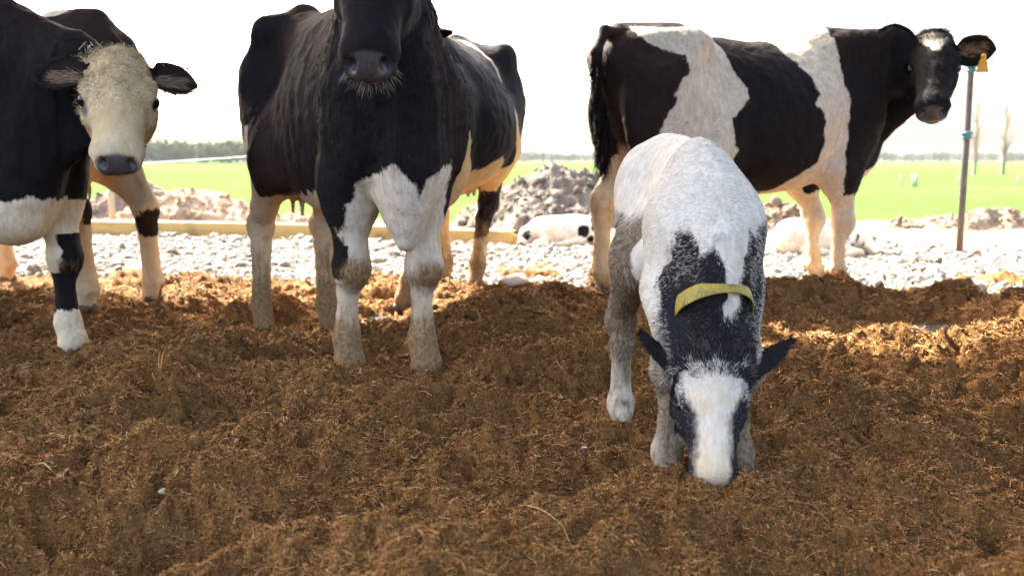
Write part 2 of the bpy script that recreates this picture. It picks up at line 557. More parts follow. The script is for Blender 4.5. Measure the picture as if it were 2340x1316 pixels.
def surface_samples(V, F, N, count, dens, cull=None):
    """random points on the quads, weighted by area times the density at vertices"""
    T = np.concatenate([F[:, [0, 1, 2]], F[:, [0, 2, 3]]])
    a, b, c = V[T[:, 0]], V[T[:, 1]], V[T[:, 2]]
    ar = np.linalg.norm(np.cross(b - a, c - a), axis=1) * dens[T].mean(1)
    if cull is not None:
        ctr = (a + b + c) / 3
        vd = unit(cull - ctr)
        ar = ar * ((N[T[:, 0]] * vd).sum(1) > -.45)
    cum = np.cumsum(ar)
    k = np.searchsorted(cum, RNG.random(count) * cum[-1])
    r1 = np.sqrt(RNG.random(count)); r2 = RNG.random(count)
    W = np.stack([1 - r1, r1 * (1 - r2), r1 * r2], 1)
    return T[k], W

def strands(name, parent, P, N, D, L, width, cols, mat, bend=.5, tipw=.25, lift=.3):
    """hair as tapering three-row ribbons rooted on the skin; D tangent direction, lift = how far it stands off"""
    n = len(P)
    D = unit(D - N * (D * N).sum(1)[:, None])
    lift = np.broadcast_to(lift, n)[:, None]
    L = L[:, None]
    d0 = unit(D * (1 - lift) + N * lift)
    d1 = unit(D * (1 - lift * (1 - bend)) + N * lift * (1 - bend) + RNG.normal(0, .10, (n, 3)))
    p0 = P - N * .002
    p1 = p0 + d0 * L * .5
    p2 = p1 + d1 * L * .5
    side = unit(np.cross(d0, N) + N * RNG.normal(0, .6, (n, 1)))
    wv = side * (np.broadcast_to(width, n)[:, None] * .5)
    V = np.stack([p0 - wv, p0 + wv, p1 - wv * .85, p1 + wv * .85, p2 - wv * tipw, p2 + wv * tipw], 1).reshape(-1, 3)
    b = (np.arange(n) * 6)[:, None]
    F = np.concatenate([b + [0, 1, 3, 2], b + [2, 3, 5, 4]])
    Nn = unit(N + .35 * RNG.normal(0, 1, (n, 3)))
    return mesh_obj(name, V, [F], mat, parent, colors=np.repeat(cols, 6, 0), normals=np.repeat(Nn, 6, 0))

def l2w(h, o):
    c, s_ = math.cos(h), math.sin(h)
    R = np.array([[c, -s_, 0], [s_, c, 0], [0, 0, 1]])
    return (lambda p: R @ np.asarray(p, float) + o), (lambda p: R.T @ (np.asarray(p, float) - o)), R

def paint(P, ops):
    """white field in metres: positive white. ops: ('w'|'b', sdf array)"""
    v = np.full(len(P), -.3)
    for k, d in ops:
        v = np.maximum(v, -d) if k == 'w' else np.minimum(v, d)
    return np.clip(v, -.3, .3)
# ------------------------------------------------------------------ ground, gravel, soil, field
def edge_y(x):
    return 5.52 - .19 * np.asarray(x)            # where the mulch gives way to the gravel
HOLES = [(1.93, 4.12, .30, .04), (-.66, 4.44, .2, .03), (.95, 1.75, .16, .05), (-.62, 1.72, .15, .05), (.02, 2.05, .18, .03), (-1.3, 2.3, .2, .04), (1.4, 2.25, .18, .05), (.9, 2.9, .2, .03), (-1.15, 3.75, .16, .05), (.55, 1.72, .17, .05), (.25, 2.10, .13, .035), (-.30, 1.80, .16, .04), (.72, 1.60, .14, .035), (1.15, 1.95, .16, .03),
         (-.95, 2.55, .2, .03), (.1, 1.42, .12, .05), (.66, 1.95, .08, .03), (-.1, 2.5, .16, .025), (1.5, 2.6, .2, .03), (-1.6, 2.9, .2, .03)]
HUMPS = [(-.32, 2.86, .22, .035), (-1.45, 3.15, .3, .03), (.05, 2.75, .2, .02), (.95, 2.2, .22, .025), (-.75, 2.05, .3, .04), (-.15, 1.62, .2, .03), (1.75, 3.2, .4, .02), (.46, 1.86, .12, .012)]
def mulch_h(x, y):
    p = np.stack([x, y], 1)
    r = np.hypot(x, y)
    z = .056 * fbm(p, 1.5, 2, .5, 3) + .052 * fbm(p * [1, 1.25], 3.6, 2, .5, 11)
    for hx, hy, hr, hd in HOLES: z = z - 2.0 * hd * np.exp(-(((x - hx) ** 2 + (y - hy) ** 2) / hr ** 2) ** 1.6)
    for hx, hy, hr, hd in HUMPS: z = z + 1.6 * hd * np.exp(-((x - hx) ** 2 + (y - hy) ** 2) / hr ** 2)
    # keep the level under the hooves
    for hx, hy, hz in FEET:
        k = np.exp(-((x - hx) ** 2 + (y - hy) ** 2) / .16 ** 2)
        z = z * (1 - k) + (hz - .004) * k
    q = p + .02 * np.stack([fbm(p, 14, 2, .5, 21), fbm(p, 14, 2, .5, 25)], 1)
    z = z + .022 * fbm(q, 9.0, 2, .6, 31, True) * (.6 + .4 * fbm(p, 1.9, 2, .5, 5))
    z = z +   .0120 * fbm(q, 24.0, 2, .6, 41) + .0060 * fbm(q, 62.0, 2, .6, 51)
    pit = np.clip(fbm(q, 11.0, 2, .5, 61) - .45, 0, 1)
    z = z - .085 * pit
    e = edge_y(x) + .22 * fbm(p, 1.6, 3, .55, 71)
    z = z + .02 - .10 * sstep(y, e - .45, e + .35)
    z = z + .045 * np.exp(-((y - e + .55) / .28) ** 2) * sstep(x, .8, 2.2) * (1 + fbm(p, 5, 3, .6, 77))
    return z
FEET = [(-.29, 3.10, 0), (-.556, 3.135, 0), (-.80, 4.02, -.03), (-1.075, 3.98, -.03), (.353, 2.04, 0), (.523, 2.04, 0), (.297, 2.458, 0), (.435, 1.90, .022),
        (-1.663, 3.459, 0), (-1.827, 4.662, 0), (-2.03, 4.4, 0), (.515, 5.055, 0), (.679, 4.766, 0), (1.827, 5.5, -.0), (1.864, 5.231, 0), (-.211, 5.231, 0), (-.412, 5.621, -.02)]

_r = np.random.default_rng(23)
for _i in range(170):                      # trodden hollows and kicked up heaps, none right in front of a hoof or a puddle
    _y = _r.uniform(1.3, 5.0); _x = _r.uniform(-.62, .62) * _y
    if any(abs(_x - f[0] * _y / f[1]) < .22 and -.12 < f[1] - _y < .55 for f in FEET + [(1.93, 4.12), (-.66, 4.44)]) and _i % 2 == 0: continue
    (HOLES if _i % 2 else HUMPS).append((_x, _y, _r.uniform(.09, .24), _r.uniform(.008, .030)))

def polar_grid(r, a):
    Rr, Aa = np.meshgrid(r, a, indexing='ij')
    x = (Rr * np.sin(Aa)).ravel(); y = (Rr * np.cos(Aa)).ravel()
    i = np.arange(len(r) * len(a)).reshape(len(r), len(a))
    f = np.stack([i[:-1, :-1], i[:-1, 1:], i[1:, 1:], i[1:, :-1]], -1).reshape(-1, 4)[:, ::-1]
    return x, y, f

m = NT("wood_mulch")
co = m.pos()
n1 = m.noise(co, 3.0, 4, .6); n2 = m.noise(co, 38, 4, .65); n3 = m.noise(m.scale(co, (1, 1, 1)), 190, 3, .7)
c = m.mix(m.mapr(n2, .32, .68), (.080, .032, .0095), (.205, .100, .031))
c = m.mix(m.mapr(n3, .48, .75), c, (.31, .18, .075))
c = m.mix(m.mapr(n1, .42, .70), c, m.mix(.5, c, (.15, .060, .016)))
dm = m.noise(m.scale(co, (1, 1.4, 1)), 1.15, 5, .62)
c = m.mix(m.mapr(dm, .54, .66, 0, .62, True), c, (.050, .020, .007))               # damp patches
m.bs(Base_Color=c, Roughness=.95, Specular_IOR_Level=.12)
m.bump(m.math('ADD', n2, m.math('MULTIPLY', n3, .8)), .9, .006)
MULCH = m.m
dep = np.radians(np.concatenate([np.linspace(75, 27, 60), np.linspace(26.9, 6.1, 820)]))
gx, gy, gf = polar_grid(CAM_H / np.tan(dep), np.radians(np.linspace(-47, 47, 1150)))
gz = mulch_h(gx, gy)
mulch = mesh_obj("ground", np.stack([gx, gy, gz], 1), [gf], MULCH)
tag(mulch, kind='structure')

# loose fibres of the mulch
def ground_fibres(n):
    d = np.radians(RNG.uniform(6.6, 31, n)); a = np.radians(RNG.uniform(-36, 36, n))
    r = CAM_H / np.tan(d)
    x, y = r * np.sin(a), r * np.cos(a)
    # fibres mat together in tufts
    tuft = RNG.integers(0, n // 14, n)
    g = RNG.random(n) < .6
    spread = .010 * np.clip(r[tuft] / 2, .8, 2)
    x = np.where(g, x[tuft] + RNG.normal(0, 1, n) * spread, x); y = np.where(g, y[tuft] + RNG.normal(0, 1, n) * spread, y); r = np.hypot(x, y)
    keep = y < edge_y(x) + .1
    x, y, r = x[keep], y[keep], r[keep]
    n = len(x)
    z = mulch_h(x, y)
    L = np.exp(RNG.normal(-4.45, .5, n)) * np.clip(r / 2.0, .8, 2.0)
    wd = RNG.uniform(.0007, .0017, n) * np.clip(r / 1.8, .8, 3)
    th = RNG.uniform(0, 2 * np.pi, n)
    D = np.stack([np.cos(th), np.sin(th), RNG.normal(.10, .38, n)], 1)
    D = unit(D)
    P = np.stack([x, y, z + .001], 1)
    S = unit(np.cross(D, unit(RNG.normal(0, .7, (n, 3)) + [0, 0, 1])))
    bend = RNG.normal(0, .28, (n, 1)) * S + np.array([0, 0, 1.]) * RNG.normal(.05, .2, (n, 1))
    p0 = P - D * L[:, None] * .5; p1 = P + bend * L[:, None] * .35; p2 = P + D * L[:, None] * .5
    W = S * wd[:, None] * .5
    V = np.stack([p0 - W, p0 + W, p1 - W, p1 + W, p2 - W * .5, p2 + W * .5], 1).reshape(-1, 3)
    b = (np.arange(n) * 6)[:, None]
    F = np.concatenate([b + [0, 1, 3, 2], b + [2, 3, 5, 4]])
    pal = np.array([(.40, .205, .067), (.54, .305, .120), (.235, .100, .029), (.06, .025, .007), (.62, .44, .23)])
    c = pal[RNG.choice(5, n, p=[.38, .22, .26, .105, .035])] * RNG.uniform(.65, 1.25, (n, 1))
    N = unit(RNG.normal(0, .45, (n, 3)) + [0, 0, 1])
    return mesh_obj("mulch_fibres", V, [F], FIBRE, colors=np.repeat(c, 6, 0), normals=np.repeat(N, 6, 0))
FIBRE = fur_material("mulch_fibre", .9, 0)
fib = ground_fibres(640000)
def ground_crumbs(n):
    d = np.radians(RNG.uniform(6.6, 31, n)); a = np.radians(RNG.uniform(-36, 36, n))
    r = CAM_H / np.tan(d)
    x, y = r * np.sin(a), r * np.cos(a)
    k = (y < edge_y(x) + .2) & (RNG.random(n) < .35 + .65 * sstep(fbm(np.stack([x, y], 1), 5, 2, .5, 301), -.3, .4))
    x, y, r = x[k], y[k], r[k]; n = len(x)
    V0, F0 = ico(0)
    sh = np.array([V0 * (1 + .45 * fbm(V0 + i * 3.7, 1.3, 2, .5, 305))[:, None] for i in range(12)])
    s = np.clip(np.exp(RNG.normal(-6.35, .4, n)), 0, .0038) * np.clip(r / 2, .85, 2.2)
    z = mulch_h(x, y)
    V = np.einsum('nij,nvj->nvi', rot_rand(n, 1.), sh[RNG.integers(0, 12, n)] * s[:, None, None]) + np.stack([x, y, z + .25 * s], 1)[:, None, :]
    F = (F0[None] + (np.arange(n) * 12)[:, None, None]).reshape(-1, 3)
    pal = np.array([(.16, .075, .024), (.22, .115, .042), (.10, .043, .013), (.05, .021, .007), (.32, .19, .085)])
    c = pal[RNG.choice(5, n, p=[.36, .22, .26, .12, .04])] * RNG.uniform(.65, 1.3, (n, 1))
    return mesh_obj("mulch_crumbs", V.reshape(-1, 3), [F], FIBRE, colors=np.repeat(c, 12, 0))
tag(fib, "loose brown wood fibres covering the mulch floor", "mulch", kind='stuff')

# gravel pad and bare soil behind it
def base_h(x, y):
    p = np.stack([x, y], 1)
    z = -.045 + .02 * fbm(p, .9, 3, .5, 81) + .012 * fbm(p, 5, 3, .5, 83)
    z = z - 1.75 * sstep(y, 11.5, 17) + .03 * fbm(p, 2.2, 3, .55, 85) * sstep(y, 8, 10)
    z = z + .05 * np.exp(-((y - 9.4) / .8) ** 2) * sstep(x, 1.5, 3)
    return z
m = NT("bare_soil")
co = m.pos()
n1 = m.noise(co, 1.1, 5, .6); n2 = m.noise(co, 14, 5, .65); n3 = m.noise(co, 80, 3, .6)
c = m.mix(m.mapr(n2, .35, .65), (.13, .088, .052), (.23, .17, .115))
c = m.mix(m.mapr(n1, .4, .65), c, (.26, .165, .085))
c = m.mix(m.mapr(n3, .5, .8), c, (.28, .225, .165))
m.bs(Base_Color=c, Roughness=.95, Specular_IOR_Level=.15)
m.bump(m.math('ADD', n2, m.math('MULTIPLY', n3, .5)), .8, .03)
SOIL = m.m
X, Y = np.meshgrid(np.linspace(-16, 16, 330), np.linspace(4.2, 18, 180), indexing='ij')
i = np.arange(X.size).reshape(X.shape)
bf = np.stack([i[:-1, :-1], i[1:, :-1], i[1:, 1:], i[:-1, 1:]], -1).reshape(-1, 4)
soil = mesh_obj("soil_ground", np.stack([X.ravel(), Y.ravel(), base_h(X.ravel(), Y.ravel())], 1), [bf], SOIL)
tag(soil, kind='structure')

def ico(sub):
    t = (1 + 5 ** .5) / 2
    V = [(-1, t, 0), (1, t, 0), (-1, -t, 0), (1, -t, 0), (0, -1, t), (0, 1, t), (0, -1, -t), (0, 1, -t), (t, 0, -1), (t, 0, 1), (-t, 0, -1), (-t, 0, 1)]
    F = [(0, 11, 5), (0, 5, 1), (0, 1, 7), (0, 7, 10), (0, 10, 11), (1, 5, 9), (5, 11, 4), (11, 10, 2), (10, 7, 6), (7, 1, 8), (3, 9, 4), (3, 4, 2), (3, 2, 6), (3, 6, 8), (3, 8, 9), (4, 9, 5), (2, 4, 11), (6, 2, 10), (8, 6, 7), (9, 8, 1)]
    V = [np.array(v) / np.linalg.norm(v) for v in V]
    for _ in range(sub):
        c = {}; G = []
        def mid(a, b):
            k = (min(a, b), max(a, b))
            if k not in c:
                v = V[a] + V[b]; V.append(v / np.linalg.norm(v)); c[k] = len(V) - 1
            return c[k]
        for a, b, d in F:
            e, f_, g = mid(a, b), mid(b, d), mid(d, a)
            G += [(a, e, g), (b, f_, e), (d, g, f_), (e, f_, g)]
        F = G
    return np.array(V), np.array(F)
ICO = {k: ico(k) for k in (1, 2, 3)}
def stone_shapes(sub, n, rough=.22, seed=0):
    V, F = ICO[sub]
    out = []
    for i in range(n):
        d = 1 + rough * fbm(V + i * 7.7, 1.1, 2, .5, 91 + seed) + .05 * fbm(V + i * 3.3, 3, 2, .5, 95)
        out.append(V * d[:, None])
    return out, F
def rot_rand(n, tilt=.5):
    q = RNG.normal(0, 1, (n, 4)); q[:, 1:3] *= tilt; q = unit(q)
    w_, x, y, z = q.T
    return np.stack([np.stack([1 - 2 * (y * y + z * z), 2 * (x * y - z * w_), 2 * (x * z + y * w_)], 1),
                     np.stack([2 * (x * y + z * w_), 1 - 2 * (x * x + z * z), 2 * (y * z - x * w_)], 1),
                     np.stack([2 * (x * z - y * w_), 2 * (y * z + x * w_), 1 - 2 * (x * x + y * y)], 1)], 1)
def scatter_stones(name, x, y, z, size, sub, pal, mat, flat=.62, jit=.16):
    sh, F = stone_shapes(sub, 9)
    n = len(x); nv = len(sh[0])
    R = rot_rand(n, .4)
    sc = size[:, None] * np.stack([RNG.uniform(.8, 1.35, n), RNG.uniform(.7, 1.05, n), RNG.uniform(.75, 1.15, n) * flat], 1)
    k = RNG.integers(0, 9, n)
    V = np.array(sh)[k] * sc[:, None, :]
    V = np.einsum('nij,nvj->nvi', R, V) + np.stack([x, y, z], 1)[:, None, :]
    Fa = (F[None] + (np.arange(n) * nv)[:, None, None]).reshape(-1, 3)
    c = pal[RNG.integers(0, len(pal), n)] * np.clip(1 + RNG.normal(0, jit, (n, 1)), .5, 1.4)
    return mesh_obj(name, V.reshape(-1, 3), [Fa], mat, colors=np.repeat(c, nv, 0))
cr = ground_crumbs(110000)
tag(cr, "small dark crumbs of rotted wood strewn over the mulch", "mulch", kind='stuff')
m = NT("river_stone")
co = m.pos()
n1 = m.noise(co, 70, 4, .6); n2 = m.noise(co, 14, 3, .6)
c = m.mix(m.mapr(n1, .35, .7), m.attr('Col', 'Color'), m.mix(.4, m.attr('Col', 'Color'), (.56, .52, .45)))
c = m.mix(m.mapr(n2, .52, .74), c, (.19, .125, .068))
m.bs(Base_Color=c, Roughness=.75, Specular_IOR_Level=.3)
m.bump(n1, .3, .004)
STONE = m.m
SPAL = np.array([(.23, .215, .19), (.185, .178, .165), (.28, .26, .22), (.14, .13, .118), (.205, .175, .13), (.35, .325, .285), (.08, .074, .064), (.14, .098, .062)])
def gravel(n, ylo, yhi, s0, s1, sub, name, lab):
    y = RNG.uniform(ylo, yhi, n); x = RNG.uniform(-1, 1, n) * (y * .66 + .6)
    e = edge_y(x) + .25 * fbm(np.stack([x, y], 1), 1.5, 3, .55, 71)
    back = 9.35 - .285 * (x + 4.28) * (x < .6) - np.where(x >= .6, 1.15 + .06 * np.clip(x - .6, 0, 4), 0)
    dens = sstep(y, e - .35, e + .25) * (y < back)
    ok = RNG.random(n) < dens
    x, y, e = x[ok], y[ok], e[ok]
    s = np.exp(RNG.normal(0, .38, len(x))) * RNG.uniform(s0, s1, len(x))
    z = base_h(x, y) + RNG.uniform(-.2, .6, len(x)) * s + .02
    z = np.where(y < e + .1, np.maximum(z, mulch_h(x, y) + .1 * s), z)
    g = scatter_stones(name, x, y, z, s, sub, SPAL, STONE)
    return tag(g, lab, "gravel", kind='stuff')
gravel(22000, 4.6, 6.4, .009, .020, 2, "gravel", "pale rounded river stones along the near edge of the gravel strip")
gravel(46000, 6.4, 9.4, .010, .020, 1, "gravel", "pale rounded river stones of the gravel strip in front of the timber")

# grass field to the horizon
def field_h(x, y):
    r = np.hypot(x, y)
    return -1.80 + .05 * fbm(np.stack([x, y], 1), .12, 3, .5, 101) * sstep(r, 8, 30) + 1.45 * sstep(r, 160, 900)
m = NT("grass")
co = m.pos()
n1 = m.noise(co, .35, 5, .65); n2 = m.noise(co, 6, 4, .7); n3 = m.noise(co, .02, 3, .6)
c = m.mix(m.mapr(n1, .35, .68), (.050, .108, .024), (.080, .138, .040))
c = m.mix(m.mapr(n2, .4, .75), c, (.066, .120, .032))
c = m.mix(m.mapr(n3, .4, .65), c, (.054, .118, .024))
m.bs(Base_Color=c, Roughness=1.0, Specular_IOR_Level=0.0)
m.bump(m.math('ADD', n2, n1), .6, .1)
rr = np.concatenate([np.geomspace(11.0, 200, 150), np.geomspace(205, 5000, 60)])
gx, gy, gf = polar_grid(rr, np.radians(np.linspace(-62, 62, 260)))
field = mesh_obj("grass_field", np.stack([gx, gy, field_h(gx, gy)], 1), [gf], m.m)
tag(field, kind='structure')

# ------------------------------------------------------------------ soil heaps
def heap(name, label, cx, cy, rx, ry, hgt, z0, seed, rot=0., rough=1.0, group="heaps of dug soil", mat=None, res=130, pal=None, clods=1600, dim=.75):
    t = np.linspace(-1.25, 1.25, res)
    U, Vv = np.meshgrid(t, t, indexing='ij')
    u, v = U.ravel(), Vv.ravel()
    p = np.stack([u * rx, v * ry], 1)
    wob = 1 + .25 * fbm(p + seed * 9.1, 1.0 / max(rx, ry) * 1.3, 3, .5, seed)
    d = np.hypot(u, v) / wob
    prof = np.clip(1 - d ** 1.7, -.3, 1)
    z = hgt * prof + rough * (.10 * fbm(p + seed, 1.6, 2, .5, seed + 3) + .042 * fbm(p + seed, 5, 3, .6, seed + 5, True) + .022 * fbm(p, 16, 3, .6, seed + 7)) * sstep(prof, -.1, .3)
    cr, sr = math.cos(rot), math.sin(rot)
    Vt = np.stack([p[:, 0] * cr - p[:, 1] * sr, p[:, 0] * sr + p[:, 1] * cr, z + z0], 1)
    i = np.arange(res * res).reshape(res, res)
    f = np.stack([i[:-1, :-1], i[1:, :-1], i[1:, 1:], i[:-1, 1:]], -1).reshape(-1, 4)
    ok = (prof > -.25)[f].all(1)
    # clods lying on the heap belong to it
    k = RNG.choice(np.where(prof > .02)[0], clods)
    s = np.exp(RNG.normal(-4.6, .6, clods)) * rough
    sh, F1 = stone_shapes(1, 6, .6, seed)
    R = rot_rand(clods, 1.)
    CV = np.einsum('nij,nvj->nvi', R, np.array(sh)[RNG.integers(0, 6, clods)] * s[:, None, None]) + Vt[k][:, None, :]
    CF = (F1[None] + (np.arange(clods) * len(sh[0]))[:, None, None]).reshape(-1, 3)
    V2 = np.concatenate([Vt, CV.reshape(-1, 3)])
    pal = np.array(pal if pal is not None else [(.28, .20, .13), (.36, .27, .19), (.22, .155, .10), (.42, .34, .25)])
    pal = pal * dim
    base = np.tile(pal[:2].mean(0), (len(Vt), 1)) * (1 + .22 * fbm(p, 6, 3, .6, seed + 9))[:, None]
    base = base * (1 - .25 * sstep(fbm(p, 1.3, 2, .5, seed + 11), 0, .7))[:, None]
    cc = np.repeat(pal[RNG.integers(0, len(pal), clods)] * RNG.uniform(.7, 1.2, (clods, 1)), len(sh[0]), 0)
    o = mesh_obj(name, V2, [f[ok], CF + len(Vt)], mat or HEAP, colors=np.concatenate([base, cc]))
    o.location = (cx, cy, 0)
    return tag(o, label, "soil heap", group)
m = NT("dug_soil")
co = m.pos()
n1 = m.noise(co, 22, 5, .65); n2 = m.noise(co, 2.5, 3, .6)
c = m.mix(m.mapr(n1, .3, .7), m.mix(.35, m.attr('Col', 'Color'), (.16, .11, .07)), m.attr('Col', 'Color'))
c = m.mix(m.math('MULTIPLY', m.mapr(n2, .62, .70, 0, 1, True), .5), c, (.13, .17, .04))
m.bs(Base_Color=c, Roughness=.95, Specular_IOR_Level=.12)
m.bump(n1, .8, .02)
HEAP = m.m
heap("soil_heap", "pale rounded soil heap behind the timber edging beside the white faced cow", -3.55, 10.6, 1.25, .8, .50, -.10, 1, 0, .8,
     pal=[(.40, .30, .20), (.46, .36, .26), (.34, .24, .15), (.52, .43, .33)], dim=1.1)
heap("soil_heap", "small grey soil heap farther back at the left of the pale heap", -5.35, 13.2, 1.35, .9, .95, -.55, 2, .1, .9,
     pal=[(.24, .19, .15), (.30, .24, .19), (.20, .155, .12), (.34, .28, .22)])
heap("soil_heap", "large brown soil heap behind the sleeping calf with black patches", .80, 11.2, 2.25, 1.1, .86, -.22, 3, -.04, 1.0,
     pal=[(.19, .168, .142), (.245, .22, .19), (.15, .13, .108), (.30, .27, .235)], clods=3000)
heap("soil_heap", "low soil heap behind the white sleeping calf", 2.55, 9.5, .75, .6, .33, -.10, 4, .2, .9, pal=[(.33, .25, .17), (.40, .31, .22), (.28, .20, .13), (.45, .36, .26)])
heap("soil_heap", "long rubbly soil ridge running behind the steel post", 5.35, 10.4, 1.75, .55, .27, -.12, 5, -.05, .9,
     pal=[(.33, .25, .17), (.40, .32, .24), (.27, .20, .14), (.48, .41, .34)], clods=1400, dim=.62)

# ------------------------------------------------------------------ timber edging
m = NT("sawn_timber")
co = m.obj()
gn = m.noise(m.scale(co, (1.2, 26, 40)), 3.0, 4, .6)
kn = m.noise(co, 2.2, 2, .5)
c = m.mix(m.mapr(gn, .32, .70), (.50, .38, .17), (.40, .275, .105))
c = m.mix(m.mapr(kn, .60, .72), c, (.30, .22, .11))
m.bs(Base_Color=c, Roughness=.75, Specular_IOR_Level=.25)
m.bump(gn, .25, .003)
TIMBER = m.m
def beam(name, a, b, wd, ht, mat, parent=None, bev=.006):
    """a squared beam from a to b (centre of its top face), with eased edges"""
    a = np.array(a, float); b = np.array(b, float)
    L = np.linalg.norm(b - a); d = (b - a) / L
    l = unit(np.cross([0, 0, 1] if abs(d[2]) < .9 else [0, 1, 0], d)); u = np.cross(d, l)
    prof = [(wd / 2 - bev, 0), (wd / 2, -bev), (wd / 2, -ht + bev), (wd / 2 - bev, -ht), (-wd / 2 + bev, -ht), (-wd / 2, -ht + bev), (-wd / 2, -bev), (-wd / 2 + bev, 0)]
    n = max(2, int(L / .4) + 1)
    V = []
    for i in range(n):
        t = i / (n - 1) * L
        for p in prof:
            V.append((t, p[0] + .004 * math.sin(t * 1.7), p[1] + .003 * math.sin(t * 2.3 + 1)))
    F = [(i * 8 + j, i * 8 + (j + 1) % 8, (i + 1) * 8 + (j + 1) % 8, (i + 1) * 8 + j) for i in range(n - 1) for j in range(8)]
    me = bpy.data.meshes.new(name)
    caps = [tuple(range(7, -1, -1)), tuple((n - 1) * 8 + j for j in range(8))]
    me.from_pydata(V, [], [f[::-1] for f in F] + [c[::-1] for c in caps])
    me.materials.append(mat)
    o = bpy.data.objects.new(name, me); COL.objects.link(o)
    o.matrix_world = Matrix(((d[0], l[0], u[0], a[0]), (d[1], l[1], u[1], a[1]), (d[2], l[2], u[2], a[2]), (0, 0, 0, 1)))
    return o
tag(beam("timber_beam", (-5.6, 9.72, .135), (-.9, 8.68, .125), .15, .19, TIMBER), "long pale timber beam edging the gravel below the left soil heap", "timber", "timber beams edging the gravel")
tag(beam("timber_beam", (-.895, 8.69, .10), (.02, 8.50, .095), .15, .19, TIMBER), "shorter timber beam edging the gravel below the large soil heap", "timber", "timber beams edging the gravel")
tag(beam("timber_beam", (.03, 8.52, .055), (.30, 8.46, .055), .14, .16, TIMBER), "dark short end of timber beside the sleeping patched calf", "timber", "timber beams edging the gravel")

# ------------------------------------------------------------------ posts, wire
m = NT("galvanised_steel")
n1 = m.noise(m.obj(), 12, 5, .65)
z_ = m.node("ShaderNodeSeparateXYZ"); m.t.links.new(m.obj(), z_.inputs[0])
rust = m.mapr(m.math('ADD', m.math('MULTIPLY', z_.outputs[2], -1.4), n1), .0, .7)
m.bs(Base_Color=m.mix(rust, m.mix(m.mapr(n1, .3, .7), (.11, .105, .105), (.065, .06, .06)), (.22, .12, .07)), Roughness=.55, Metallic=.35)
STEEL = m.m
m = NT("green_insulator"); m.bs(Base_Color=(.03, .15, .145, 1), Roughness=.35); INSUL = m.m
m = NT("weathered_post"); n1 = m.noise(m.scale(m.obj(), (30, 30, 3)), 2, 4); m.bs(Base_Color=m.mix(n1, (.42, .38, .33), (.26, .22, .18)), Roughness=.9); WOOD = m.m
m = NT("white_tape"); m.bs(Base_Color=(.75, .74, .66, 1), Roughness=.5); TAPE = m.m
def lathe(name, prof, mat, parent=None, seg=20, loc=(0, 0, 0)):
    V = [(r * math.cos(2 * math.pi * j / seg), r * math.sin(2 * math.pi * j / seg), z) for r, z in prof for j in range(seg)]
    F = np.array([(i * seg + j, i * seg + (j + 1) % seg, (i + 1) * seg + (j + 1) % seg, (i + 1) * seg + j) for i in range(len(prof) - 1) for j in range(seg)])
    o = mesh_obj(name, np.array(V), [F], mat, parent)
    o.location = loc
    return o
sp = empty("fence_post", (3.603, 7.48, 0))
tag(sp, "grey steel pipe post with two green insulators at the gravel edge", "fence post")
lathe("pole", [(.001, -.15), (.0265, -.15), (.0265, .9), (.0255, 1.46), (.031, 1.47), (.031, 1.475), (.001, 1.478)], STEEL, sp)
def insulator(z):
    o = lathe("insulator", [(.030, -.032), (.040, -.030), (.044, -.018), (.036, -.012), (.036, .0), (.047, .006), (.047, .022), (.036, .028), (.030, .030)], INSUL, sp, loc=(0, 0, z))
    return o
insulator(1.445); insulator(.925)
hk = SDF((-.12, -.06, .86), (.02, .06, .99), .003)
hk.chain([(-.03, 0, .925), (-.06, -.02, .93), (-.065, -.035, .915)], [.009, .008, .008], .004)
hv, hf = hk.mesh(); mesh_obj("wire_hook", hv, [hf], INSUL, sp)
def tube(name, P, r, mat, parent=None, seg=8):
    P = np.array(P, float)
    T_ = unit(np.gradient(P, axis=0)); S_ = unit(np.cross(T_, [0.03, 0.05, 1])); U_ = np.cross(S_, T_)
    a = np.linspace(0, 2 * np.pi, seg, endpoint=False)
    r = np.broadcast_to(r, len(P))
    V = (P[:, None] + r[:, None, None] * (np.cos(a)[None, :, None] * S_[:, None] + np.sin(a)[None, :, None] * U_[:, None])).reshape(-1, 3)
    F = np.array([(i * seg + j, i * seg + (j + 1) % seg, (i + 1) * seg + (j + 1) % seg, (i + 1) * seg + j) for i in range(len(P) - 1) for j in range(seg)])
    F = np.concatenate([F, [(0, 3, 2, 1), (0, 6, 5, 4)] if False else np.zeros((0, 4), int)])
    return mesh_obj(name, V, [F], mat, parent)
t = np.linspace(0, 1, 40)[:, None]
wp = np.array((-7.2, 9.9, .62)) * (1 - t) + np.array((3.565, 7.46, 1.445)) * t - np.array((0, 0, .22)) * (t * (1 - t) * 4)
tag(tube("fence_wire", wp, .0035, TAPE), "thin pale electric fence wire strung across to the steel post", "fence wire")
st = empty("wooden_stake", (-4.12, 9.62, 0))
st_ = lathe("wooden_stake", [(.001, -.2), (.034, -.2), (.033, .40), (.028, .425), (.001, .43)], WOOD, loc=(-4.12, 9.62, 0), seg=14)
bpy.data.objects.remove(st)
tag(st_, "weathered pale stake standing behind the timber beam", "stake")
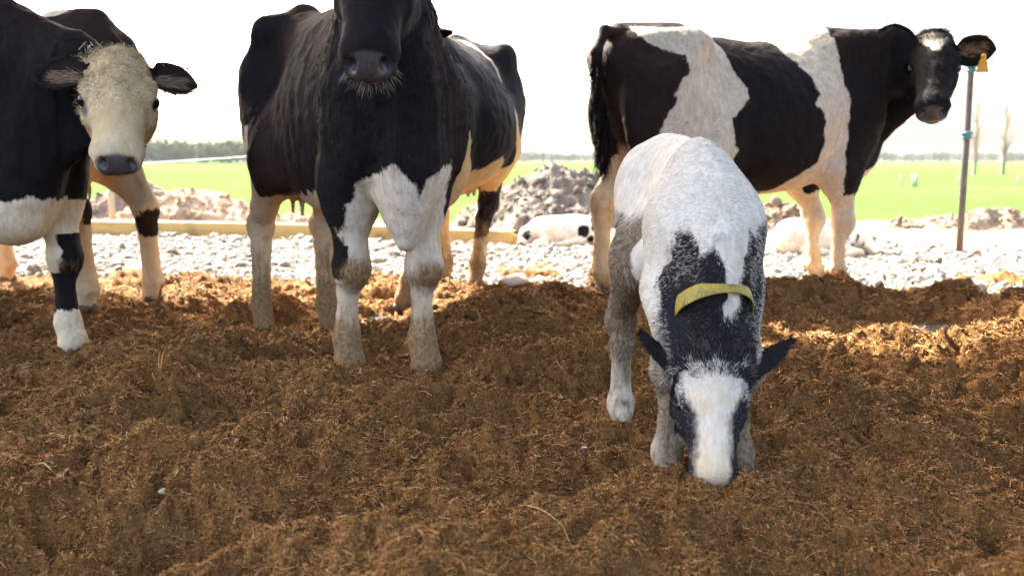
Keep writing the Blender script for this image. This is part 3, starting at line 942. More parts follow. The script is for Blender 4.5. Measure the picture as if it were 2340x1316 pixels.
# field fence posts
def field_post(x, y, hgt, r, lab):
    z = float(field_h(np.array([x]), np.array([y]))[0])
    o = lathe("wooden_post", [(.001, -.2), (r, -.2), (r * .95, hgt - .05), (r * .7, hgt), (.001, hgt)], WOOD, loc=(x, y, z), seg=10)
    tag(o, lab, "fence post", "wooden posts standing in the green field")
def px_at(px, y): return (px - 1170) / 2130 * y
for px, y, hgt, r, lab in [(2053, 92, 1.1, .09, "thin field post nearest the black cow's throat"), (2080, 92, 1.15, .13, "left post of the close pair in the field"),
                         (2088, 92, 1.3, .16, "right and thicker post of the close pair in the field"), (2184, 94, 1.1, .09, "thin field post just left of the steel post"),
                         (2320, 93, 1.1, .09, "thin field post at the far right of the field"), (408, 60, .9, .07, "lone thin field post behind the grey soil heap")]:
    field_post(px_at(px, y), y, hgt, r, lab)

# ------------------------------------------------------------------ far trees
m = NT("far_foliage")
n1 = m.noise(m.pos(), .25, 4, .6)
m.bs(Base_Color=m.mix(n1, (.030, .055, .022), (.075, .10, .040)), Roughness=.9, Specular_IOR_Level=.1)
LEAF = m.m
def far_wood(name, label, x0, x1, y, hgt, n, seed):
    """a far belt of trees seen as one mass: many leaf clumps over trunks"""
    r = np.random.default_rng(seed)
    Vs = []; Fs = []; k = 0
    tx = np.linspace(x0, x1, n) + r.normal(0, (x1 - x0) / n * .35, n)
    ty = y + r.uniform(-25, 25, n)
    th = hgt * (.72 + .28 * (.5 + .5 * fbm(np.stack([tx, 0 * tx], 1), .012, 3, .6, seed))) * r.uniform(.85, 1.12, n)
    z0 = field_h(tx, ty)
    nl = 150
    for i in range(n):
        R_ = th[i] * r.uniform(.26, .40)
        d = unit(r.normal(0, 1, (nl, 3))) * r.random((nl, 1)) ** .4
        c = d * [R_, R_, th[i] * .50] + [tx[i], ty[i], z0[i] + th[i] * .52]
        s = th[i] * r.uniform(.035, .085, (nl, 1))
        a = unit(r.normal(0, 1, (nl, 3))); b = unit(np.cross(a, r.normal(0, 1, (nl, 3))))
        V = np.stack([c - a * s, c - b * s * .7, c + a * s, c + b * s * .7], 1).reshape(-1, 3)
        Vs.append(V); Fs.append((np.arange(nl) * 4)[:, None] + [0, 1, 2, 3] + k); k += len(V)
        tr = th[i] * .012
        V = np.array([(tx[i] + sx * tr, ty[i] + sy * tr, zz) for zz in (z0[i], z0[i] + th[i] * .6) for sx, sy in ((-1, -1), (1, -1), (1, 1), (-1, 1))])
        Vs.append(V); Fs.append(np.array([(j, (j + 1) % 4, 4 + (j + 1) % 4, 4 + j) for j in range(4)]) + k); k += 8
    o = mesh_obj(name, np.concatenate(Vs), [np.concatenate(Fs)], LEAF, smooth=False)
    return tag(o, label, "trees", kind='stuff')
far_wood("tree_belt", "hazy tall belt of trees on the horizon at the left", -330, -150, 640, 17.0, 150, 5)
far_wood("tree_belt", "low hazy line of trees along the far horizon", -150, 760, 1150, 15, 420, 6)
m = NT("bare_bark")
n1 = m.noise(m.pos(), .8, 3)
m.bs(Base_Color=m.mix(n1, (.16, .12, .095), (.24, .19, .15)), Roughness=.9)
BARK = m.m
def poplar(x, y, hgt, label, seed):
    r = np.random.default_rng(seed)
    z0 = float(field_h(np.array([x]), np.array([y]))[0])
    root = empty("poplar_tree", (x, y, z0))
    tag(root, label, "tree", "bare poplars in the field")
    tube("trunk", [(0, 0, -.3), (.05, 0, hgt * .15), (0, .06, hgt * .4), (.04, 0, hgt * .7), (0, 0, hgt * .97)], np.array([.42, .34, .26, .14, .03]) * hgt / 14, BARK, root)
    Vs = []; Fs = []; k = 0
    def limb(p, d, L, rad, depth):
        nonlocal k
        n = 5
        P = [np.array(p)]
        d = unit(d)
        for i in range(n):
            d = unit(d + np.array((0, 0, .10)) + r.normal(0, .06, 3)); P.append(P[-1] + d * L / n)
        P = np.array(P)
        T_ = unit(np.gradient(P, axis=0)); S_ = unit(np.cross(T_, [.1, .2, 1])); U_ = np.cross(S_, T_)
        rr = np.linspace(rad, rad * .3, n + 1)
        a = np.array([0, 2.09, 4.19])
        V = (P[:, None] + rr[:, None, None] * (np.cos(a)[None, :, None] * S_[:, None] + np.sin(a)[None, :, None] * U_[:, None])).reshape(-1, 3)
        F = np.array([(i * 3 + j, i * 3 + (j + 1) % 3, i * 3 + 3 + (j + 1) % 3, i * 3 + 3 + j) for i in range(n) for j in range(3)])
        Vs.append(V); Fs.append(F + k); k += len(V)
        if depth:
            for i in range(5):
                t_ = r.uniform(.2, .98); j = int(t_ * n)
                limb(P[j], d + r.normal(0, .42, 3), L * r.uniform(.3, .55), rad * .45, depth - 1)
    for i in range(34):
        z = hgt * (.06 + .80 * r.random())
        a = r.uniform(0, 2 * np.pi)
        limb((0, 0, z), (math.cos(a) * .42, math.sin(a) * .42, 1), hgt * (.10 + .17 * (1 - z / hgt)) * r.uniform(.8, 1.3), .055 * hgt / 14, 2)
    mesh_obj("crown", np.concatenate(Vs), [np.concatenate(Fs)], BARK, root)
poplar(px_at(2218, 175), 175, 14.0, "bare poplar tree seen right behind the steel post", 3)
poplar(px_at(2283, 172), 172, 13.6, "bare poplar tree standing clear at the right of the steel post", 4)

# ------------------------------------------------------------------ unseen open shed: eave set by the shade line, depth shaped for foreground light
m = NT("corrugated_iron"); m.bs(Base_Color=(.35, .36, .37, 1), Roughness=.5, Metallic=.6); IRON = m.m
EA = np.array((-4.67, 7.58)); ED = unit(np.array((4.1, -1.6))); EN = np.array((ED[1], -ED[0]))
EN = EN if EN[1] < 0 else -EN
shed = empty("open_shed", (0, -4, 0))
tag(shed, "unseen open sided shed with a corrugated iron roof, shaped to shade the mulch floor", "shed")
u = np.linspace(-13, 16, 580); v = np.array([0, .02, 4.0, 4.02])
U, Vv = np.meshgrid(u, v, indexing='ij')
Z = 3.30 + .10 * Vv + .018 * np.sin(U * 2 * np.pi / .1)
XY = EA[None] + U.ravel()[:, None] * ED + Vv.ravel()[:, None] * EN
top = np.stack([XY[:, 0], XY[:, 1] + 4, Z.ravel()], 1)
i = np.arange(U.size).reshape(U.shape)
q = np.stack([i[:-1, :-1], i[1:, :-1], i[1:, 1:], i[:-1, 1:]], -1).reshape(-1, 4)
bot = top - [0, 0, .012]
mesh_obj("roof", np.concatenate([top, bot]), [q, q[:, ::-1] + len(top)], IRON, shed)
for uu in (-9, 13):
    for vv in (.3, 3.7):
        p = EA + uu * ED + vv * EN
        b = beam("post", (p[0], p[1] + 4, 0), (p[0], p[1] + 4, 3.25 + .1 * vv), .15, .15, TIMBER)
        b.parent = shed

# ------------------------------------------------------------------ the bright hazy air that pales the far trees
hm = bpy.data.materials.new("haze")
hm.use_nodes = True
hm.node_tree.nodes.remove(hm.node_tree.nodes["Principled BSDF"])
pv = hm.node_tree.nodes.new("ShaderNodeVolumePrincipled")
pv.inputs['Color'].default_value = (.92, .95, 1, 1)
pv.inputs['Density'].default_value = .00007
pv.inputs['Anisotropy'].default_value = 0
hm.node_tree.links.new(pv.outputs[0], hm.node_tree.nodes["Material Output"].inputs['Volume'])
bx = np.array([(x, y, z) for x in (-5600, 5600) for y in (-40, 5600) for z in (-4, 32)], float)
hz = mesh_obj("haze", bx, [np.array([(0, 1, 3, 2), (4, 6, 7, 5), (0, 4, 5, 1), (2, 3, 7, 6), (0, 2, 6, 4), (1, 5, 7, 3)])], hm, smooth=False)
tag(hz, "pale bright haze over the flat fields", "haze", kind='stuff')
# ------------------------------------------------------------------ animals: the five cows
EYE = eye_material()
FUR = fur_material("coat_hair")
HOOF = NT("horn_hoof")
_c = HOOF.noise(HOOF.obj(), 40, 4)
HOOF.bs(Base_Color=HOOF.mix(HOOF.mapr(_c, .35, .7), (.16, .095, .045), (.05, .032, .02)), Roughness=.8)
HOOF.bump(_c, .5, .004)
CAMP = np.array((0, 0, CAM_H))

def att(V, J, T, org_scale, head_u, extra_mud=.0):
    """default attribute fields"""
    z = V[:, 2]
    A = dict(white=None, skin=np.zeros(len(V)), mud=np.clip((.21 - z) / .24, 0, .75) + extra_mud, nose=np.zeros(len(V)),
             cream=np.clip((.75 - z) * .8, 0, .45), tint=np.zeros(len(V)))
    return A

def headlocal(V, P, M, hs, wide=1.0):
    return (V - np.asarray(P)) @ M / hs / np.array((1, wide, 1))

def nose_field(q):
    """dark wet muzzle: the pad between and round the nostrils, in head-local coordinates"""
    d = ell_sdf(q, (.515, 0, -.088), (.055, .067, .054))
    return np.clip(.5 - d / .012, 0, 1)

def build_cow(name, label, org, h, feet_w, poll_w, muz_w, rollw, mat, h_vox, pattern, hs=1.0, group=None, ear_dirs=None, hoof_keys=('fl', 'fr', 'hl', 'hr'),
              hair=None, tail_w=None, ear_size=(.215, .072), cat="cow", folds=.5, ear_hair=False, **kw):
    org = np.array(org, float)
    tw, tl, R = l2w(h, org)
    P = tl(poll_w)
    M = R.T @ frame(unit(np.array(muz_w, float) - np.array(poll_w, float)), np.array(rollw, float))
    feet = {k: tl(v) for k, v in feet_w.items()}
    tail = None if tail_w is None else [tl(t) for t in tail_w]
    V, F, J, T = adult(h_vox, feet, P, M, hs, tail=tail, **kw)
    ears = []
    eds = ear_dirs or {}
    for q, side in ((1, 'l'), (-1, 'r')):
        a, nn, base = eds.get(side, ((-.05, q, -.05), (.9, .1 * q, -.1), (.055, q * .085, -.06)))
        ears.append(ear_mesh(T(base), M @ np.array(a, float), M @ np.array(nn, float), ear_size[0] * hs, ear_size[1] * hs))
    # ribs, folds and unevenness of the hide
    q = headlocal(V, P, M, hs, kw.get('wide', 1.0))
    tors = sstep(V[:, 2], .58, .72) * (1 - ((q[:, 0] > -.1) & (np.abs(q[:, 1]) < .2) & (q[:, 2] > -.35)))
    rib = sstep(V[:, 0], -.36, -.2) * sstep(.30 - V[:, 0], 0, .12) * sstep(np.abs(V[:, 1]), .12, .2) * sstep(1.28 - V[:, 2], 0, .15)
    dsp = tors * (.0075 * fbm(V, 6, 3, .5, 221) + rib * .0011 * np.sin(2 * np.pi * (V[:, 0] + .22 * V[:, 2]) / .088))
    fold = sstep(V[:, 0], .30, .45) * tors * folds
    dsp = dsp + fold * .006 * fbm(V * [.6, 1, .16], 17, 2, .5, 225, True) + .0022 * fbm(V, 24, 2, .5, 227)
    V = V + mesh_normals(V, F) * dsp[:, None]
    nb = len(V)
    V, F, isear = add_ears(V, F, ears)
    root = empty(name, tuple(org), h)
    tag(root, label, cat, group)
    q = headlocal(V, P, M, hs, kw.get('wide', 1.0))
    A = att(V, J, T, 1, None)
    A['nose'] = nose_field(q) * (isear == 0)
    pattern(V, q, isear, A, J)
    A['white'] = np.clip(A['white'] + (.010 * fbm(V, 15, 2, .5, 251) + .006 * fbm(V, 48, 2, .5, 253)) * (np.abs(A['white']) < .06), -.3, .3)
    body = mesh_obj("body", V, [F], mat, root, attrs=A)
    for s_ in (1, -1):
        ev, ef = sphere_mesh(T((.19, s_ * .100, -.064)), .029 * hs)
        mesh_obj("eye", ev, [ef], EYE, root)
    for k in hoof_keys:
        j = J[k]
        hv, hf = hoof_mesh(np.array(j[-1]) + [-.01, 0, -.04], j[-1] - j[-2] + [0.02, 0, 0], .86 * kw.get('s', 1.0))
        mesh_obj("hoof", hv, [hf], HOOF, root)
    if ear_hair:
        for q_, side in ((1, 'l'), (-1, 'r')):
            a, nn, base = eds.get(side, ((-.05, q_, -.05), (.9, .1 * q_, -.1), (.055, q_ * .085, -.06)))
            a = unit(M @ np.array(a, float)); nn = M @ np.array(nn, float); nn = unit(nn - a * (nn @ a)); b = np.cross(nn, a)
            EL, EW = ear_size[0] * hs, ear_size[1] * hs
            m1, m2 = 260, 420
            s1, t1 = RNG.uniform(.12, .70, m1), RNG.normal(0, .33, m1)
            s2 = RNG.uniform(.1, 1., m2); e2 = np.where(RNG.random(m2) < .5, -1., 1.)
            prof = np.sqrt(np.clip(1 - ((s2 - .54) / .47) ** 2, 0, 1)) * .98
            p1 = T(base) + a * EL * s1[:, None] + b * EW * (t1 * .8)[:, None] - nn * .012
            p2 = T(base) + a * EL * s2[:, None] + b * (EW * prof * e2)[:, None] + nn * .004
            D1 = a + b * RNG.normal(0, .5, (m1, 1)); D2 = b * e2[:, None] * (1.2 - s2)[:, None] + a * s2[:, None] + RNG.normal(0, .2, (m2, 3))
            c1 = np.array((.34, .24, .17)) * RNG.uniform(.3, 1.1, (m1, 1)); c2 = np.array((.016, .013, .013)) * RNG.uniform(.5, 2, (m2, 1))
            strands("ear_hair", root, np.concatenate([p1, p2]), np.tile(nn, (m1 + m2, 1)), np.concatenate([D1, D2]), np.concatenate([RNG.uniform(.02, .045, m1), RNG.uniform(.008, .020, m2)]),
                    .0018, np.concatenate([c1, c2]), FUR, lift=.12)
    if hair: hair(root, body, V[:nb], F[F.max(1) < nb], vnormals(body)[:nb], q[:nb], {k: v[:nb] for k, v in A.items()}, P, M, tl)
    return root, body, V, F, A, T, M, tl

def coat_cols(Aw, n, black, white, jit=.25, cream=None, creamcol=(.50, .36, .18)):
    wf = sstep(Aw + RNG.normal(0, .006, n), -.006, .006)[:, None]
    c = np.array(black) * (1 - wf) + np.array(white) * wf
    if cream is not None:
        cf = np.clip(cream, 0, 1)[:, None] * wf
        c = c * (1 - cf) + np.array(creamcol) * cf
    return c * np.clip(1 + RNG.normal(0, jit, (n, 1)), .35, 1.6)

def short_coat(count, L, width, flow, black, white, cull, lift=.25, dens=None, name="coat", head_sheen=0.):
    """a layer of short hair over the whole body"""
    def run(root, body, V, F, N, q, A, P, M, tl):
        d = np.ones(len(V)) if dens is None else dens(V, q, A)
        d = d * (A['nose'] < .2) * (A['skin'] < .4)
        K, W = surface_samples(V, F, N, count, d, tl(cull))
        g = lambda a: (a[K] * (W if a.ndim == 1 else W[:, :, None])).sum(1)
        p, n = g(V), unit(g(N))
        qq = g(q)
        D = flow(p, qq, M)
        c = coat_cols(g(A['white']), len(p), black, white, .22, np.clip(g(A['cream']) + RNG.normal(0, .12, len(p)), 0, .8))
        hz_ = sstep(qq[:, 0], -.02, .1) * (np.abs(qq[:, 1]) < .16) * (qq[:, 2] > -.25)
        c = c * (1 + head_sheen * hz_)[:, None]  # head hairs lightened: the grey sheen is put into their colour
        m = np.clip((g(A['mud']) - .3 + RNG.normal(0, .15, len(p))) / .4, 0, 1)[:, None]
        c = c * np.clip(1 + .55 * fbm(p * [1, 1, .4], 45, 2, .5, 211), .3, 1.8)[:, None]
        c = c * (1 - m) + np.array((.26, .165, .08)) * RNG.uniform(.5, 1.2, (len(p), 1)) * m
        t = np.clip(g(A['tint']) + RNG.normal(0, .1, len(p)), 0, 1)[:, None] * (g(A['white']) < 0)[:, None]
        c = c * (1 - t) + np.array((.075, .040, .026)) * t
        ll = L(p, qq) if callable(L) else np.full(len(p), L)
        strands(name, root, p, n, D + RNG.normal(0, .25, (len(p), 3)), ll * RNG.uniform(.6, 1.2, len(p)), width, c, FUR, lift=lift)
    return run

def body_flow(p, q, M):
    D = np.tile(np.array((-.75, 0, -.65)), (len(p), 1))
    inh = ((q[:, 0] > -.02) & (np.abs(q[:, 1]) < .16) & (q[:, 2] > -.28) & (q[:, 0] < .6))[:, None]
    hd = (np.stack([-np.ones(len(q)), np.sign(q[:, 1]) * .35, np.zeros(len(q))], 1)) @ M.T
    return np.where(inh, hd, D)

# --- the cow standing broadside on the right
D_HIP = [(-.579, 1.385), (-.446, 1.392), (-.282, 1.306), (-.260, 1.191), (-.193, 1.108), (-.190, 1.033), (-.282, .951), (-.331, .922), (-.367, .858), (-.328, .821), (-.275, .772), (-.322, .652), (-.521, .610), (-.741, .654), (-.697, .823), (-.675, .886), (-.630, 1.012), (-.608, 1.096), (-.549, 1.160), (-.568, 1.222), (-.708, 1.308), (-.756, 1.387)]
D_BAND = [(.060, 1.5), (.444, 1.5), (.447, 1.215), (.448, .809), (.439, .672), (.479, .533), (.539, .485), (.564, .555), (.695, .553), (.714, .1), (-.154, .1), (-.071, .529), (.048, .561), (.139, .627), (.258, .713), (.277, .830), (.256, .969), (.210, 1.008), (.245, 1.065), (.207, 1.174), (.121, 1.269)]
def pat_d(V, q, isear, A, J):
    xz = V[:, [0, 2]]
    hind = np.where(V[:, 0] < -.3, V[:, 2] - .80 - .5 * np.clip(V[:, 0] + .62, -.2, .3), .3)
    ops = [('w', poly_sdf(xz, D_BAND)), ('w', np.where(V[:, 1] < .05, poly_sdf(xz, D_HIP), .3)), ('w', hind),
           ('w', np.where((V[:, 2] < .56) & (V[:, 0] > .3) & (V[:, 0] < .85), V[:, 2] - .54, .3)),
           ('w', ell_sdf(V, (.78, 0, .62), (.10, .14, .09)))]
    star = np.maximum(np.maximum(np.abs(q[:, 1]) - .065 * np.clip(1.3 - q[:, 0] * 7, .05, 1), q[:, 0] - .16), np.maximum(.035 - q[:, 0], -.05 - q[:, 2]))
    headz = (q[:, 0] > -.05) & (np.abs(q[:, 1]) < .2) & (q[:, 2] > -.3) & (q[:, 0] < .7) & (V[:, 2] > .8)
    wv = paint(V, ops)
    wv = np.where(headz, -.3, wv)
    wv = np.maximum(wv, np.where(headz, -star, -.3))
    A['white'] = np.where(isear > 0, -.3, wv)
    A['skin'] = np.clip(.5 - ell_sdf(V, (-.52, 0, .70), (.25, .15, .21)) / .04, 0, 1) * (V[:, 1] > -.16)
    leg = (V[:, 2] < .62) & (V[:, 0] < -.35)
    A['mud'] = A['mud'] + np.where(leg, np.clip(.42 - np.abs(V[:, 2] - .47) * 2.2, 0, .5), 0)
    A['cream'] = np.clip(A['cream'] + np.where((V[:, 2] < .75), .15, 0) + np.where(V[:, 0] < -.3, .12, 0), 0, .8)
    A['tint'] = np.where(V[:, 0] < -.3, .28, .10) - headz * .25 + np.clip((V[:, 2] - 1.1) * .5, 0, .2)
H20 = math.radians(20.2)
COAT_D = coat_material("black_and_white_coat", edge=.01)
def tail_switch(path, n, L, col, root, tl, spread=.022):
    pts = np.array([tl(p) for p in path])
    k = RNG.random(n) * (len(pts) - 1.001)
    i = k.astype(int); t = (k - i)[:, None]
    p = pts[i] * (1 - t) + pts[i + 1] * t + RNG.normal(0, spread * .5, (n, 3))
    N = unit(RNG.normal(0, 1, (n, 3)) * [1, 1, .1])
    D = np.tile((0, 0, -1.0), (n, 1)) + RNG.normal(0, .10, (n, 3))
    strands("tail_switch", root, p, N, D, L * RNG.uniform(.5, 1.1, n), .005, np.array(col) * RNG.uniform(.4, 1.4, (n, 1)), FUR, lift=.06)
def cow_d():
    tailw = [(.56, 4.87, 1.36), (.455, 4.74, 1.36), (.415, 4.68, 1.25), (.435, 4.68, 1.05), (.45, 4.69, .90), (.455, 4.7, .78)]
    root, body, V, F, A, T, M, tl = build_cow(
        "cow", "black and white cow standing broadside with a white shoulder band and a yellow ear tag", (1.27, 5.15, 0), H20,
        dict(fl=(1.827, 5.50, 0), fr=(1.864, 5.231, 0), hl=(.515, 5.055, 0), hr=(.679, 4.766, 0)), (2.275, 5.15, 1.392), (2.115, 4.76, .985), (-.36, -.9, .35),
        COAT_D, .0085, pat_d, hs=1.06, lo=(-1.1, -.9, -.1), s=.985, tail_w=tailw, group="grown cows standing in the yard", neck_r=.80, ear_hair=True,
        hair=short_coat(60000, .016, .0022, body_flow, (.008, .007, .0072), (.62, .53, .40), CAMP, dens=lambda V, q, A: 1 + 3. * ((q[:, 0] > 0) & (np.abs(q[:, 1]) < .2) & (q[:, 2] > -.3)), head_sheen=1.0),
        ear_dirs=dict(r=((.02, -.90, .70), (.35, .65, .60), (.055, -.095, -.035)), l=((-.08, 1, -.12), (.9, .1, .35), (.055, .085, -.055))), width=1.0,
        ear_size=(.21, .076))
    tail_switch(tailw[2:], 2600, .16, (.014, .010, .009), root, tl)
    # poll tuft
    n = 1500
    q = np.stack([RNG.uniform(-.03, .05, n), RNG.normal(0, .035, n), RNG.uniform(-.01, .015, n)], 1)
    p = np.array([T(x) for x in q])
    strands("poll_tuft", root, p, unit(q * [1, 1, 0] + [-.5, 0, .6]) @ M.T, RNG.normal(0, .6, (n, 3)) + M @ np.array((.3, 0, .2)), .05 * RNG.uniform(.5, 1.2, n), .0035,
            np.array((.03, .022, .018)) * RNG.uniform(.4, 1.5, (n, 1)), FUR, lift=.35)
    # ear tag hanging from the left ear
    tagm = NT("yellow_plastic"); tagm.bs(Base_Color=(.72, .36, .02, 1), Roughness=.4)
    b = T((.135, .225, -.070))
    sd = SDF(b - .09, b + .09, .003)
    f = unit(np.cross(M[:, 1], [0, 0, 1]))
    fl = np.abs(f)
    def slab(c, hx, hz, th):
        def fn(X, Y, Z):
            l = M[:, 1]
            u_ = (X - c[0]) * l[0] + (Y - c[1]) * l[1] + (Z - c[2]) * l[2]
            v_ = (X - c[0]) * f[0] + (Y - c[1]) * f[1] + (Z - c[2]) * f[2]
            zz = (Z - c[2])
            return np.maximum(np.maximum(np.abs(u_) - hx * (1 - .25 * np.clip(zz / hz, -1, 1)), np.abs(v_) - th), np.abs(zz) - hz) + 0 * (X + Y + Z)
        sd.op(fn, c - .08, c + .08, .004)
    slab(b + [0, 0, -.026], .025, .030, .0035)
    slab(b + [0, 0, .018], .013, .020, .0035)
    sd.rc(b + [0, 0, .028] - f * .012, b + [0, 0, .028] + f * .012, .012, .012, .004)
    tv, tf = sd.mesh()
    mesh_obj("ear_tag", tv, [tf], tagm.m, root)
cow_d()

# --- the black cow facing the camera in the middle
B_CHEST = [(-.168, .662), (-.120, .700), (-.089, .694), (-.049, .650), (-.027, .600), (-.008, .665), (.05, .70), (.114, .721), (.140, .676), (.155, .619), (.154, .561), (.182, .503), (.193, -.064), (-.192, -.017), (-.148, .319), (-.168, .404), (-.208, .482), (-.214, .530), (-.178, .556), (-.156, .610)]
def pat_b(V, q, isear, A, J):
    front = V[:, 0] > .30
    legs = (V[:, 2] < .62)
    sd_ = poly_sdf(V[:, [1, 2]], B_CHEST)
    # left foreleg white, right foreleg black on its outer side down to the knee
    rl = front & (V[:, 1] < -.05) & (V[:, 2] < .6)
    x_in = V[:, 1] + .215 + .10 * np.clip((.50 - V[:, 2]) / .2, 0, 1) * 0
    kneeb = np.maximum(-(V[:, 2] - .335), V[:, 1] + .185 - .03 * np.clip((.6 - V[:, 2]) / .2, 0, 1))
    w_ = np.where(front, -sd_, -.3)
    w_ = np.where(rl, np.minimum(np.where(V[:, 2] < .5, .3, w_), kneeb), w_)
    w_ = np.where(front & (V[:, 2] < .30), .3, w_)
    hind = np.where(V[:, 0] < -.42, V[:, 2] - .82 + .35 * np.clip(-.60 - V[:, 0], -.1, .3), .3)
    belly = np.where(V[:, 0] < .35, np.maximum(V[:, 2] - .60 - .05 * V[:, 0], np.abs(V[:, 1]) - .22), .3)
    w_ = np.maximum(w_, np.maximum(-hind, -belly))
    inh = (q[:, 0] > -.1) & (np.abs(q[:, 1]) < .2) & (q[:, 2] > -.3) & (V[:, 2] > .8)
    chin = ell_sdf(q, (.455, -.005, -.172), (.05, .028, .022))
    A['white'] = np.clip(np.where(isear > 0, -.3, np.where(inh, -chin, w_)), -.3, .3)
    kn = np.min([np.linalg.norm(V - J[k][3] - [.045, 0, -.02], axis=1) for k in ('fl', 'fr')], 0)
    A['mud'] = A['mud'] + np.clip(.95 - kn / .10, 0, .62) + np.where(front, 0, np.clip(.32 - V[:, 2] * .35, 0, .3)) + .28 * sstep(.42 - V[:, 2], 0, .25) + .10 * sstep(.62 - V[:, 2], 0, .1)
    A['cream'] = np.clip(A['cream'] * .9 + np.where(belly < .04, .25, 0), 0, .8)
    A['skin'] = np.clip(.5 - ell_sdf(V, (-.5, 0, .60), (.15, .12, .14)) / .04, 0, 1) * .7
    A['tint'] = .16 + .28 * fbm(V * [1, 1, .35], 5, 2, .5, 201) + np.clip((V[:, 2] - 1.0) * .5, 0, .25)  # brown hair streaks, with the coat's sheen also put into the colour
    A['tint'] = np.where(inh, .0, A['tint'])
HB = math.radians(-61.3)
COAT_B = coat_material("black_coat_with_white_brisket", black=(.009, .008, .009), brown=(.075, .044, .034), streak=(70, 70, 10), sheen=.0, bump=.45)
def flow_b(p, q, M):
    D = body_flow(p, q, M)
    nk = (p[:, 0] + RNG.normal(0, .10, len(p)) > .22) & (p[:, 2] > .62)
    D = np.where((nk & ~((q[:, 0] > 0) & (np.abs(q[:, 1]) < .16) & (q[:, 2] > -.25)))[:, None], np.array((-.12, 0, -1.0)), D)
    return D
def brisket_b(sd, J, T):
    c = np.array((.66, -.03, .0))
    sd.rc(c + [0, 0, .92], c + [.03, 0, .56], .13, .055, .10, ((0, 1, 0), 1.25))
    sd.rc(c + [.02, .0, .62], c + [.04, 0, .47], .075, .035, .07, ((0, 1, 0), 1.4))
    for q in (1, -1): sd.ell((.60, q * .125, .84), (.11, .09, .16), .07)              # points of the shoulders
def cow_b():
    muz = np.array((-.378, 2.44, 1.005)); poll = muz + np.array((-.012, .335, .40))
    root, body, V, F, A, T, M, tl = build_cow(
        "cow", "black cow with a white brisket facing the camera, forehead above the frame", (-.645, 3.58, 0), HB,
        dict(fl=(-.29, 3.102, 0), fr=(-.556, 3.135, 0), hl=(-.80, 4.02, -.03), hr=(-1.075, 3.98, -.03)), poll, muz, (.02, -.75, .65), COAT_B, .0068, pat_b,
        hs=1.0, s=.93, width=.675, neck_r=.92, folds=1.0, group="grown cows standing in the yard", extra=brisket_b, udder=.62, hind_r=.95, front_r=1.05, neck_up=.02,
        hair=short_coat(110000, lambda p, q: np.where((q[:, 0] > .02) & (np.abs(q[:, 1]) < .16) & (q[:, 2] > -.25), .010, (.012 + .006 * sstep(p[:, 0], .1, .5) * sstep(p[:, 2], .6, .85))), .0021, flow_b, (.011, .0095, .0105), (.62, .50, .35), CAMP, .2),
        ear_dirs=None)
    # whiskers round the muzzle
    n = 170
    a = RNG.uniform(-1.1, 1.1, n)
    q = np.stack([.47 + RNG.normal(0, .012, n), np.sin(a) * .075, -.115 - np.cos(a) * .062], 1)
    q[:, 2] = np.where(np.abs(a) > .8, q[:, 2] + .03 * RNG.random(n), q[:, 2])
    p = np.array([T(x) for x in q])
    dl = np.stack([.25 + RNG.normal(0, .3, n), np.sin(a) * 1.1 + RNG.normal(0, .25, n), -np.cos(a) * 1.0], 1)
    D = dl @ M.T + [0, 0, -.5]
    strands("whiskers", root, p, unit(np.cross(D, RNG.normal(0, 1, (n, 3)))), D, RNG.uniform(.012, .042, n), .0010, np.array((.45, .40, .34)) * RNG.uniform(.2, 1.1, (n, 1)), FUR, lift=.02, tipw=.35)
cow_b()
# --- the black cow with the white face at the left edge
def pat_a(V, q, isear, A, J):
    inh = (q[:, 0] > -.06) & (np.abs(q[:, 1]) < .15) & (q[:, 2] > -.27) & (q[:, 0] < .7)
    face = np.maximum(np.maximum(-(q[:, 0] + .02), -(q[:, 2] + .13 + .9 * np.clip(q[:, 0] - .03, 0, .14))), np.abs(q[:, 1]) - .135)
    chest = np.maximum(V[:, 2] - .585 + .10 * np.clip(V[:, 1] - .08, 0, .3), .30 - V[:, 0])
    fl = (V[:, 0] > .2) & (V[:, 1] > .03) & (V[:, 2] < .49)
    legb = np.maximum(.175 - V[:, 2], -(V[:, 1] - .155 + .25 * np.clip(.44 - V[:, 2], 0, .2) * 0) - .03)
    w_ = np.maximum(-face, -chest)
    w_ = np.where(fl, np.where(V[:, 2] < .45, -legbound(V), w_), w_)
    A['white'] = np.clip(np.where(isear > 0, -.3, w_), -.3, .3)
    eyeb = np.minimum(ell_sdf(q, (.195, .105, -.064), (.038, .03, .024)), ell_sdf(q, (.215, -.102, -.064), (.060, .03, .024)))
    A['nose'] = np.maximum(A['nose'], np.clip(.5 - eyeb / .01, 0, 1) * inh)
    A['cream'] = np.where(inh, .75 - .9 * np.clip(q[:, 0] - .20, 0, .5) + .2 * np.clip(.10 - q[:, 0], 0, .2), .12)
    A['mud'] = np.where(V[:, 2] < .16, .40, 0) + np.where((V[:, 0] > .5) & (V[:, 2] < .52) & (V[:, 2] > .3), np.clip((.47 - V[:, 2]) * 3, 0, .35), 0)
    A['tint'] = .06 + np.clip((V[:, 2] - 1.0) * .6, 0, .2)
    A['tint'] = np.where(isear > 0, .25, A['tint'])
def legbound(V):
    """positive where the black of the fore leg ends"""
    return np.minimum(V[:, 2] - .165, np.where(V[:, 2] > .30, V[:, 1] - .078 - .12 * np.clip(V[:, 2] - .36, 0, .1), .3))
HA = math.radians(-41.)
COAT_A = coat_material("black_coat_with_white_face", white=(.72, .62, .45), sheen=.0)
